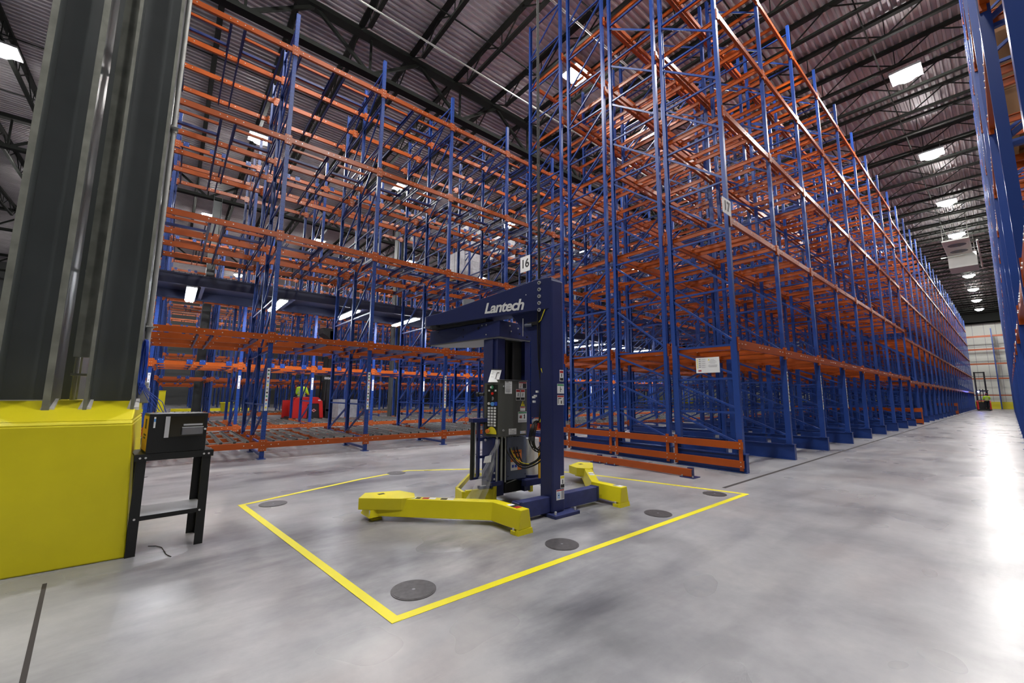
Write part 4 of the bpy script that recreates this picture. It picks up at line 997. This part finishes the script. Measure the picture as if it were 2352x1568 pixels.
# film carriage under the cabinet
b = MB(); b.box(-4.06, -3.98, 3.10, 3.20, 0.30, 0.81, m_blackm); b.box(-4.10, -3.96, 3.0, 3.09, 0.27, 0.80, m_navy); b.cyl((-3.955,3.055,0.30), (-3.955,3.055,0.82), 0.012, 8, m_zinc)
b.cyl((-3.96,3.13,0.30), (-3.96,3.13,0.82), 0.014, 8, m_zinc); b.cyl((-3.94,3.175,0.28), (-3.94,3.175,0.82), 0.008, 8, m_zinc)
for z in (0.33, 0.40): b.cyl((-3.955,3.02,z), (-3.95,3.02,z), 0.012, 10, m_bolt)
b.hull8([(-4.10,2.99,0.25),(-3.95,2.99,0.25),(-3.95,3.12,0.25),(-4.10,3.12,0.25)], [(-4.10,2.97,0.30),(-3.94,2.97,0.30),(-3.94,3.14,0.30),(-4.10,3.14,0.30)], m_navy)
car = wb(b, 'film_carriage')
b = MB(); b.box(-4.08, -3.95, 3.205, 3.515, 0.295, 0.80, m_sgrey)
for y, z in ((3.225,0.34),(3.225,0.52),(3.5,0.34)): b.cyl((-3.95,y,z), (-3.946,y,z), 0.008, 8, m_ink)
cov = b.build('gear_cover', car, tf=WM, bevel=0.008)
fq(cov, 'orange_sticker', 3.265, 3.44, 0.40, 0.64, [(0.0,1.0,0.0,1.0,m_oink),(0.0,0.62,0.0,0.42,m_white),(0.12,0.88,0.84,0.89,m_ink),(0.35,0.8,0.55,0.66,m_ink),(0.1,0.3,0.14,0.28,m_bcable),(0.36,0.58,0.14,0.28,m_bcable),(0.66,0.95,0.13,0.18,m_ink),(0.66,0.95,0.22,0.25,m_ink)], x=-3.9495)
b = MB(); b.cyl((-4.07,3.67,0.31), (-4.07,3.67,0.76), 0.135, 28, m_silver); b.cyl((-4.07,3.67,0.29), (-4.07,3.67,0.31), 0.15, 24, m_navy); b.build('film_roll', car, tf=WM, smooth=True)
b = MB(); b.box(-4.25, -3.95, 3.53, 3.88, 0.235, 0.28, m_navyL); b.build('roll_tray', car, tf=WM, bevel=0.01)
b = MB(); b.box(-3.84, -3.82, 3.62, 3.68, 0.29, 0.62, m_yel2); b.box(-3.90, -3.82, 3.40, 3.68, 0.22, 0.29, m_navy); b.build('side_guard', car, tf=WM)
# roller frame left of the carriage
b = MB(); b.cyl((-4.10,2.80,0.335), (-4.10,2.80,1.00), 0.022, 14, m_blackm); b.cyl((-4.10,2.835,0.34), (-4.10,2.835,0.97), 0.010, 8, m_zinc); b.build('roller', car, tf=WM, smooth=True)
b = MB(); b.box(-4.14, -4.05, 2.77, 3.08, 0.985, 1.03, m_navy); b.box(-4.12, -4.08, 2.87, 2.90, 0.34, 0.99, m_navy); b.box(-4.11, -4.09, 2.78, 3.0, 0.325, 0.35, m_navy)
b.hull8([(-4.11,2.87,0.76),(-4.11,3.02,0.76),(-4.09,3.02,0.76),(-4.09,2.87,0.76)], [(-4.11,2.87,0.80),(-4.11,3.02,0.80),(-4.09,3.02,0.80),(-4.09,2.87,0.80)], m_navy); b.box(-4.11, -4.09, 2.87, 3.0, 0.56, 0.59, m_navy); b.cyl((-4.09,2.98,0.77), (-4.075,2.98,0.77), 0.014, 12, m_bolt)
b.build('roller_frame', car, tf=WM)
b = MB(); b.cyl((-4.10,2.93,1.0), (-4.10,2.93,0.96), 0.04, 12, m_black); b.build('bearing', car, tf=WM)
# loose film hanging from the roller
b = MB(); rows_ = 14; cols = 8; vs = []; fs = []
for i in range(rows_):
    t_ = i/(rows_-1)
    for j in range(cols):
        s_ = j/(cols-1); wdt = 0.06+0.20*t_
        y = 3.04-0.32*t_**1.2 + (s_-0.35)*wdt; z = 0.79-0.71*t_ - 0.03*s_*t_ + 0.03*math.sin(s_*6)*t_
        x = -3.93 - 0.07*t_ + 0.018*math.sin(s_*17+t_*5) + 0.01*math.sin(t_*19)
        vs.append((x, y, max(z, 0.06)))
for i in range(rows_-1):
    for j in range(cols-1): k = i*cols+j; fs.append((k, k+1, k+cols+1, k+cols))
b.add(vs, fs, m_film); fo = b.build('loose_film', car, tf=WM, smooth=True)
sd = fo.modifiers.new('s', 'SOLIDIFY'); sd.thickness = 0.0008
b = MB(); b.hull8([(-3.95,2.86,0.53),(-3.95,2.96,0.53),(-3.95,2.97,0.61),(-3.95,2.88,0.60)], [(-3.945,2.86,0.53),(-3.945,2.96,0.53),(-3.945,2.97,0.61),(-3.945,2.88,0.60)], m_white); b.build('film_sticker', car, tf=WM)
# yellow bumper ring at the foot of the mast
bm_pts = [(-4.12,3.17), (-4.22,2.77), (-4.46,2.83), (-5.10,3.45), (-5.0,3.7), (-4.42,3.76)]
b = MB()
for i in range(len(bm_pts)-1):
    p = Vector((*bm_pts[i], 0)); q = Vector((*bm_pts[i+1], 0)); hh = 0.13 if i < 2 else 0.06
    z_ = 0.045+hh/2 if i < 2 else 0.15
    b.bar(p+Vector((0,0,z_)), q+Vector((0,0,z_)), 0.035, hh, m_yel)
b.bar((-4.22,2.80,0.18), (-4.14,3.10,0.18), 0.05, 0.015, m_yel); b.box(-4.15, -4.11, 3.13, 3.18, 0.06, 0.34, m_yel)
b.box(-4.16, -4.12, 3.74, 3.79, 0.06, 0.2, m_yel)
bum = wb(b, 'bumper')
b = MB(); b.bar((-4.17,2.95,0.21), (-4.14,3.16,0.21), 0.05, 0.03, m_dblue); b.bar((-4.15,2.96,0.228), (-4.14,3.04,0.228), 0.03, 0.003, m_white); b.box(-4.16, -4.10, 3.06, 3.12, 0.29, 0.36, m_black); b.build('switch_bar', bum, tf=WM)

# ================================================================ TRUCKS, PEOPLE
def skin_body(name, chains, m, parent, sub=1):
    """chains: list of polylines [(pos, radius)...]; the first vertex of later chains is welded by index when given as int"""
    V = []; E_ = []; Rr = []
    for ch in chains:
        prev = None
        for it in ch:
            if isinstance(it, int): idx = it
            else:
                idx = len(V); V.append(it[0]); Rr.append(it[1])
            if prev is not None: E_.append((prev, idx))
            prev = idx
    me = bpy.data.meshes.new(name); me.from_pydata(V, E_, []); me.update()
    o = bpy.data.objects.new(name, me); C.objects.link(o); o.parent = parent
    sk = o.modifiers.new('skin', 'SKIN'); sk.use_smooth_shade = True
    for i, r_ in enumerate(Rr):
        d = me.skin_vertices[0].data[i]; rr = r_ if isinstance(r_, tuple) else (r_, r_); d.radius = rr; d.use_root = (i == 0)
    ss = o.modifiers.new('sub', 'SUBSURF'); ss.levels = sub; ss.render_levels = sub
    me.materials.append(m); return o
def bake(o):
    dg = bpy.context.evaluated_depsgraph_get(); dg.update()
    me = bpy.data.meshes.new_from_object(o.evaluated_get(dg)); o.modifiers.clear(); mm = [m for m in o.data.materials]; o.data = me
    if not me.materials:
        for m in mm: me.materials.append(m)
    return o
def person(label, loc, rz, helmet):
    """standing figure facing local +Y, feet at z 0, about 1.75 m, forearms reaching forward"""
    t = thing('person', label, 'person', loc, rz)
    body = skin_body('body', [
        [((0,0,0.95), (0.15,0.105)), ((0,0.0,1.12), (0.145,0.10)), ((0,0.01,1.30), (0.165,0.115)), ((0,0.0,1.42), (0.12,0.085)), ((0,0.0,1.50), 0.052), ((0,0.015,1.58), (0.07,0.085)), ((0,0.015,1.67), (0.078,0.095)), ((0,0.01,1.74), (0.05,0.06))],
        [3, ((-0.19,-0.01,1.40), 0.062), ((-0.25,0.04,1.14), 0.045), ((-0.19,0.27,1.06), 0.034), ((-0.18,0.36,1.06), 0.024)],
        [3, ((0.19,-0.01,1.40), 0.062), ((0.26,0.06,1.15), 0.045), ((0.22,0.29,1.08), 0.034), ((0.21,0.38,1.08), 0.024)],
        [0, ((-0.10,0,0.86), 0.088), ((-0.11,0.02,0.50), 0.058), ((-0.12,-0.01,0.10), 0.04), ((-0.12,0.11,0.045), 0.038)],
        [0, ((0.10,0,0.86), 0.088), ((0.11,0.02,0.50), 0.058), ((0.12,-0.01,0.10), 0.04), ((0.12,0.11,0.045), 0.038)]], m_skin, t, 1)
    bake(body)
    jk = skin_body('jacket', [
        [((0,0,0.90), (0.185,0.135)), ((0,0,1.05), (0.18,0.13)), ((0,0.01,1.28), (0.20,0.145)), ((0,0.0,1.42), (0.15,0.11)), ((0,0.0,1.49), 0.07)],
        [3, ((-0.195,-0.01,1.40), 0.085), ((-0.255,0.04,1.14), 0.068), ((-0.195,0.27,1.06), 0.05)],
        [3, ((0.195,-0.01,1.40), 0.085), ((0.265,0.06,1.15), 0.068), ((0.22,0.28,1.08), 0.05)]], m_hivis, t, 1)
    bake(jk)
    # reflective tape as a ring mesh hugging the jacket
    b = MB()
    for z, rx, ry in ((1.02, 0.197, 0.147), (1.14, 0.200, 0.150)):
        n = 20; ring_ = [(rx*math.cos(2*math.pi*i/n), ry*math.sin(2*math.pi*i/n)) for i in range(n)]
        vs = [(x, y, z-0.022) for x, y in ring_]+[(x, y, z+0.022) for x, y in ring_]
        b.add(vs, [(i, (i+1) % n, n+(i+1) % n, n+i) for i in range(n)], m_refl)
    for s in (-1, 1): b.bar((-s*0.13,-0.135,1.17), (s*0.12,-0.125,1.42), 0.03, 0.006, m_refl, upv=(0,1,0))
    b.build('reflective_tape', jk)
    tr = skin_body('trousers', [
        [((0,0,0.95), (0.165,0.12)), ((-0.10,0,0.85), 0.105), ((-0.11,0.02,0.50), 0.078), ((-0.12,-0.01,0.12), 0.062)],
        [0, ((0.10,0,0.85), 0.105), ((0.11,0.02,0.50), 0.078), ((0.12,-0.01,0.12), 0.062)]], m_cloth, t, 1)
    bake(tr)
    for s in (-1, 1):
        bt = skin_body('boot', [[((s*0.12,-0.04,0.05), 0.052), ((s*0.12,0.06,0.045), 0.05), ((s*0.12,0.15,0.04), 0.042)]], m_black, t, 1); bake(bt)
    # hair and cap
    b = MB(); n = 14
    prof = [(1.56,0.085,0.095), (1.62,0.092,0.108), (1.69,0.090,0.107), (1.745,0.070,0.085), (1.775,0.03,0.04)]
    vs = []; fs = []
    for z, rx, ry in prof: vs += [(rx*math.cos(2*math.pi*i/n), 0.005+ry*math.sin(2*math.pi*i/n), z) for i in range(n)]
    for k in range(len(prof)-1):
        for i in range(n):
            if k == 0 and math.sin(2*math.pi*(i+.5)/n) > 0.3: continue
            fs.append((k*n+i, k*n+(i+1) % n, (k+1)*n+(i+1) % n, (k+1)*n+i))
    fs.append(tuple((len(prof)-1)*n+i for i in range(n)))
    b.add(vs, fs, m_cloth); hr = b.build('beanie' if not helmet else 'hair', t, smooth=True)
    b = MB(); z0 = 1.70 if helmet else 1.69
    vs = [(0.096*math.cos(2*math.pi*i/n), 0.005+0.112*math.sin(2*math.pi*i/n), z0) for i in range(n)]+[(0.080*math.cos(2*math.pi*i/n), 0.005+0.095*math.sin(2*math.pi*i/n), z0+0.045) for i in range(n)]
    b.add(vs, [(i, (i+1) % n, n+(i+1) % n, n+i) for i in range(n)]+[tuple(range(n, 2*n))], m_cap if helmet else m_hivis); b.build('cap_band', hr)
    # face
    b = MB(); b.hull8([(-0.014,0.100,1.60),(0.014,0.100,1.60),(0.006,0.128,1.605),(-0.006,0.128,1.605)], [(-0.008,0.100,1.65),(0.008,0.100,1.65),(0.003,0.108,1.65),(-0.003,0.108,1.65)], m_skin); b.build('nose', t)
    for s in (-1, 1):
        b = MB(); b.cyl((s*0.032,0.100,1.655), (s*0.032,0.107,1.655), 0.010, 8, m_white); b.cyl((s*0.032,0.107,1.655), (s*0.032,0.109,1.655), 0.005, 8, m_ink); b.build('eye', t)
        b = MB(); b.cyl((s*0.082,0.0,1.63), (s*0.094,-0.005,1.63), 0.022, 8, m_skin, 0.028); b.build('ear', t)
        # hand: palm, four curled fingers and a thumb
        hx, hy, hz = (-0.18, 0.40, 1.06) if s < 0 else (0.21, 0.42, 1.08)
        ch = [[((hx, hy-0.03, hz), 0.022), ((hx, hy+0.03, hz), (0.03, 0.015))]]
        for k in range(4):
            fx = hx+(k-1.5)*0.018; ln_ = (0.03, 0.036, 0.034, 0.027)[k]
            ch.append([1, ((fx, hy+0.045, hz), 0.009), ((fx, hy+0.045+ln_, hz-0.008), 0.008), ((fx, hy+0.045+ln_, hz-0.008-ln_*0.8), 0.007)])
        ch.append([0, ((hx-s*0.03, hy+0.0, hz-0.01), 0.010), ((hx-s*0.035, hy+0.035, hz-0.025), 0.008)])
        bake(skin_body('hand', ch, m_skin, t, 1))
    return t
def truck(label, loc, rz, mast_h, blue):
    """stand-up reach truck, mast at local +Y"""
    t = thing('reach_truck', label, 'forklift', loc, rz)
    # red tractor body with an arched cut-out in each side
    out = [(-0.62,0.12),(0.02,0.12),(0.02,0.78),(0.10,0.84),(0.52,0.84),(0.56,0.80),(0.62,0.12),(0.80,0.12),(0.72,0.95),(0.50,1.16),(-0.30,1.16),(-0.56,1.08),(-0.62,0.9)]
    b = MB()
    for xa, xb in ((0.40, 0.55), (-0.55, -0.40)):
        vs = [(xa, y, z) for y, z in out]+[(xb, y, z) for y, z in out]; n = len(out)
        b.add(vs, [(i, (i+1) % n, n+(i+1) % n, n+i) for i in range(n)]+[tuple(reversed(range(n))), tuple(range(n, 2*n))], m_red)
    b.box(-0.40, 0.40, -0.1, 0.50, 1.05, 1.16, m_red); b.build('body', t, bevel=0.02)
    b = MB(); b.box(-0.50, 0.50, 0.0, 0.62, 0.12, 0.98, m_black); b.build('battery', t)
    b = MB(); b.hull8([(0.551,0.20,0.50),(0.551,0.33,0.40),(0.551,0.46,0.50),(0.551,0.33,0.60)], [(0.556,0.20,0.50),(0.556,0.33,0.40),(0.556,0.46,0.50),(0.556,0.33,0.60)], m_redl)
    b.hull8([(0.556,0.23,0.50),(0.556,0.33,0.43),(0.556,0.43,0.50),(0.556,0.33,0.57)], [(0.558,0.23,0.50),(0.558,0.33,0.43),(0.558,0.43,0.50),(0.558,0.33,0.57)], m_white)
    b.hull8([(0.558,0.25,0.50),(0.558,0.33,0.445),(0.558,0.41,0.50),(0.558,0.33,0.555)], [(0.560,0.25,0.50),(0.560,0.33,0.445),(0.560,0.41,0.50),(0.560,0.33,0.555)], m_redl); b.build('badge', t)
    b = MB(); b.box(0.551, 0.555, -0.32, -0.26, 0.55, 0.98, m_white)
    for i in range(6): b.box(0.555, 0.557, -0.31, -0.27, 0.58+0.065*i, 0.61+0.065*i, m_gink)
    b.box(0.551, 0.555, 0.50, 0.62, 0.98, 1.03, m_white); b.build('side_sticker', t)
    b = MB(); b.box(-0.52, 0.52, -0.85, -0.60, 0.05, 0.14, m_black); b.box(-0.52, -0.42, -0.9, -0.60, 0.14, 1.0, m_red); b.box(-0.42, 0.42, -0.80, -0.10, 0.14, 0.2, m_black); b.build('operator_platform', t)
    b = MB(); b.box(-0.56, 0.56, -0.92, 0.80, 0.06, 0.13, m_black); b.build('skirt', t)
    b = MB(); b.cyl((-0.25,-0.15,1.0), (-0.25,-0.15,1.24), 0.02, 8, m_black); b.cyl((-0.3,-0.15,1.24), (0.1,-0.15,1.24), 0.02, 8, m_black); b.build('control_handle', t)
    for x in (-0.42, 0.42):
        b = MB(); b.cyl((x-0.06,-0.45,0.14), (x+0.06,-0.45,0.14), 0.14, 16, m_black); b.build('wheel', t)
        b = MB(); b.cyl((x-0.05,1.85,0.10), (x+0.05,1.85,0.10), 0.10, 16, m_black); b.build('wheel', t)
        b = MB(); b.box(x-0.06, x+0.06, 0.80, 1.95, 0.06, 0.16, m_black); b.build('outrigger', t)
    # mast
    for x in (-0.38, 0.38):
        b = MB(); b.box(x-0.07, x+0.07, 0.90, 1.10, 0.10, mast_h, m_black); b.box(x-0.045, x+0.045, 1.10, 1.20, 0.10, mast_h-0.1, m_blackm); b.build('mast_rail', t)
    b = MB()
    for z in (0.5, mast_h*0.5, mast_h-0.08): b.box(-0.45, 0.45, 0.93, 1.07, z-0.06, z+0.06, m_black)
    for x in (-0.12, 0.12): b.cyl((x,1.0,0.2), (x,1.0,mast_h*0.55), 0.035, 10, m_blackm)
    b.build('mast_cross_member', t)
    for x in (-0.25, 0.25): b = MB(); b.box(x-0.05, x+0.05, 1.45, 2.45, 0.17, 0.21, m_blackm); b.build('fork', t)
    b = MB(); b.box(-0.4, 0.4, 1.30, 1.45, 0.15, 0.75, m_blackm); b.build('carriage', t)
    # overhead guard
    b = MB()
    for x in (-0.45, 0.45):
        b.bar((x,0.85,2.25), (x,-0.55,2.30), 0.06, 0.08, m_black); b.bar((x,0.8,1.0), (x,0.85,2.25), 0.07, 0.07, m_black); 
    for i in range(6): y = -0.5+i*0.25; b.bar((-0.45,y,2.29), (0.45,y,2.29), 0.03, 0.03, m_black)
    b.bar((-0.45,-0.55,2.30), (-0.45,-0.62,1.0), 0.05, 0.05, m_black); b.bar((0.45,-0.55,2.29), (-0.45,-0.55,2.29), 0.06, 0.06, m_black)
    b.build('overhead_guard', t)
    if blue:
        b = MB(); b.cyl((-0.30,-0.56,2.18), (-0.30,-0.62,2.14), 0.07, 12, m_spot); b.build('blue_spotlight', t)
    return t
tl = truck('red stand-up reach truck seen from the side beyond the left racks', (-22.9, 5.33, 0), 0.0, 4.6, False)
me = text_mesh('00067', 0.16, m_white, bold=0.004, ext=0.001); me.transform(face_matrix((0.485, 0.62, 2.12), (0,1,0), (0,0,1)) @ Matrix.Translation((0.33, 0, 0)))
place(me, 'fleet_number', tl)
b = MB(); b.box(0.452, 0.482, 0.62, 1.25, 2.0, 2.26, m_black); b.build('number_plate', tl)
b = MB(); b.hull8([(-0.4,0.75,mast_z) for mast_z in ()] or [(-0.45,0.55,4.45),(0.45,0.55,4.45),(0.45,1.2,4.0),(-0.45,1.2,4.0)], [(-0.45,0.55,4.75),(0.45,0.55,4.75),(0.45,1.2,4.72),(-0.45,1.2,4.72)], m_black); b.build('mast_cover', tl)
person('person in lime hi-vis jacket driving the red truck beyond the left racks', (-22.78, 5.14, 0.20), R(52), True)
truck('red reach truck with a tall open mast driving down the right aisle', (-2.05, 72.6, 0), R(4), 4.5, True)
person('person in lime hi-vis jacket driving the truck in the right aisle', (-1.75, 71.9, 0.20), R(10), True)

# ================================================================ BACKGROUND THINGS
t = thing('unit_cooler', 'white ceiling cooler with two round fans hung over the right aisle', 'cooler', (-1.37, 40.2, 12.0))
b = MB(); b.box(-0.66, 0.64, 0, 4.4, 0.0, 0.10, m_cooler); b.build('housing', t, bevel=0.03)
for y in (1.3, 3.15):
    b = MB(); b.cyl((0,y,-0.005), (0,y,-0.03), 0.50, 28, m_cooler); b.cyl((0,y,-0.031), (0,y,-0.034), 0.46, 28, m_sgrey); fr_ = b.build('fan_ring', t)
    b = MB()
    for i in range(5):
        a = 2*math.pi*i/5; b.bar((0,y,-0.045), (0.42*math.cos(a), y+0.42*math.sin(a), -0.05), 0.12, 0.008, m_grey)
    b.build('fan_blade', fr_)
b = MB(); b.box(-0.66, 0.80, 4.5, 6.6, -0.92, 0.10, m_cooler); b.build('coil_housing', t)
b = MB()
for x, y in ((-0.6,0.3),(0.6,0.3),(-0.6,8.2),(0.7,8.2)): b.cyl((x,min(y, 6.4),0.1), (x,min(y, 6.4),2.0), 0.02, 6, m_zinc)
b.cyl((0.95,0.6,-0.1), (0.95,8.3,-0.3), 0.05, 8, m_cooler); b.cyl((-1.0,4.2,-0.1), (0.1,4.35,-0.08), 0.04, 8, m_cooler); b.build('pipe', t)
def col(label, x, y, s=0.30, m=m_cold):
    t = thing('building_column', label, 'column', (x, y, 0)); b = MB()
    b.box(-s/2, s/2, -s/2, -s/2+0.02, 0, ZD-1.4, m); b.box(-s/2, s/2, s/2-0.02, s/2, 0, ZD-1.4, m); b.box(-0.01, 0.01, -s/2, s/2, 0, ZD-1.4, m); b.build('shaft', t)
    b = MB(); b.box(-0.25, 0.25, -0.25, 0.25, 0, 0.03, m); b.build('base_plate', t)
col('grey building column standing behind the right block, seen beside the wrapper post', -18.8, 21.3, 0.5, m_cold)
col('grey building column deep between the racks of the left block', -20.6, 9.0, 0.36, m_cold)
col('grey building column among the deep racks left of the red truck', -28.3, 1.2, 0.4, m_cold)
t = thing('bollard', 'yellow square post far behind the black cabinet', 'bollard', (-37.8, -0.35, 0)); b = MB(); b.box(-0.15, 0.15, -0.18, 0.18, 0, 1.45, m_yelb); b.build('shaft', t); b = MB(); b.box(-0.17, 0.17, -0.2, 0.2, 1.451, 1.48, m_yelb); b.build('cap', t)
t = thing('bin', 'yellow plastic bin far behind the left racks', 'bin', (-34.2, 3.1, 0)); b = MB(); b.cyl((0,0,0), (0,0,0.66), 0.30, 20, m_yelb, 0.36); b.build('tub', t); b = MB(); b.cyl((0,0,0.661), (0,0,0.72), 0.40, 20, m_yelb); b.build('rim', t)
for (xa, ya, xb, yb, l) in ((-38.0,-5,-38.0,-0.6,'low yellow kerb rail on the floor left of the far yellow post'), (-38.5,0.2,-38.5,5.5,'low yellow kerb rail on the floor right of the far yellow post')):
    b = MB(); b.box(-0.12, 0.12, 0, abs(yb-ya), 0, 0.2, m_yelb); tag(b.build('kerb_rail', None, (xa, min(ya, yb), 0)), l, 'kerb')
b = MB(); b.cyl((0,0,0), (0,9,0), 0.09, 12, m_yelb); tag(b.build('gas_pipe', None, (-23.9, 17.0, 2.7)), 'bright yellow pipe glimpsed through the right block', 'pipe')
recalc()
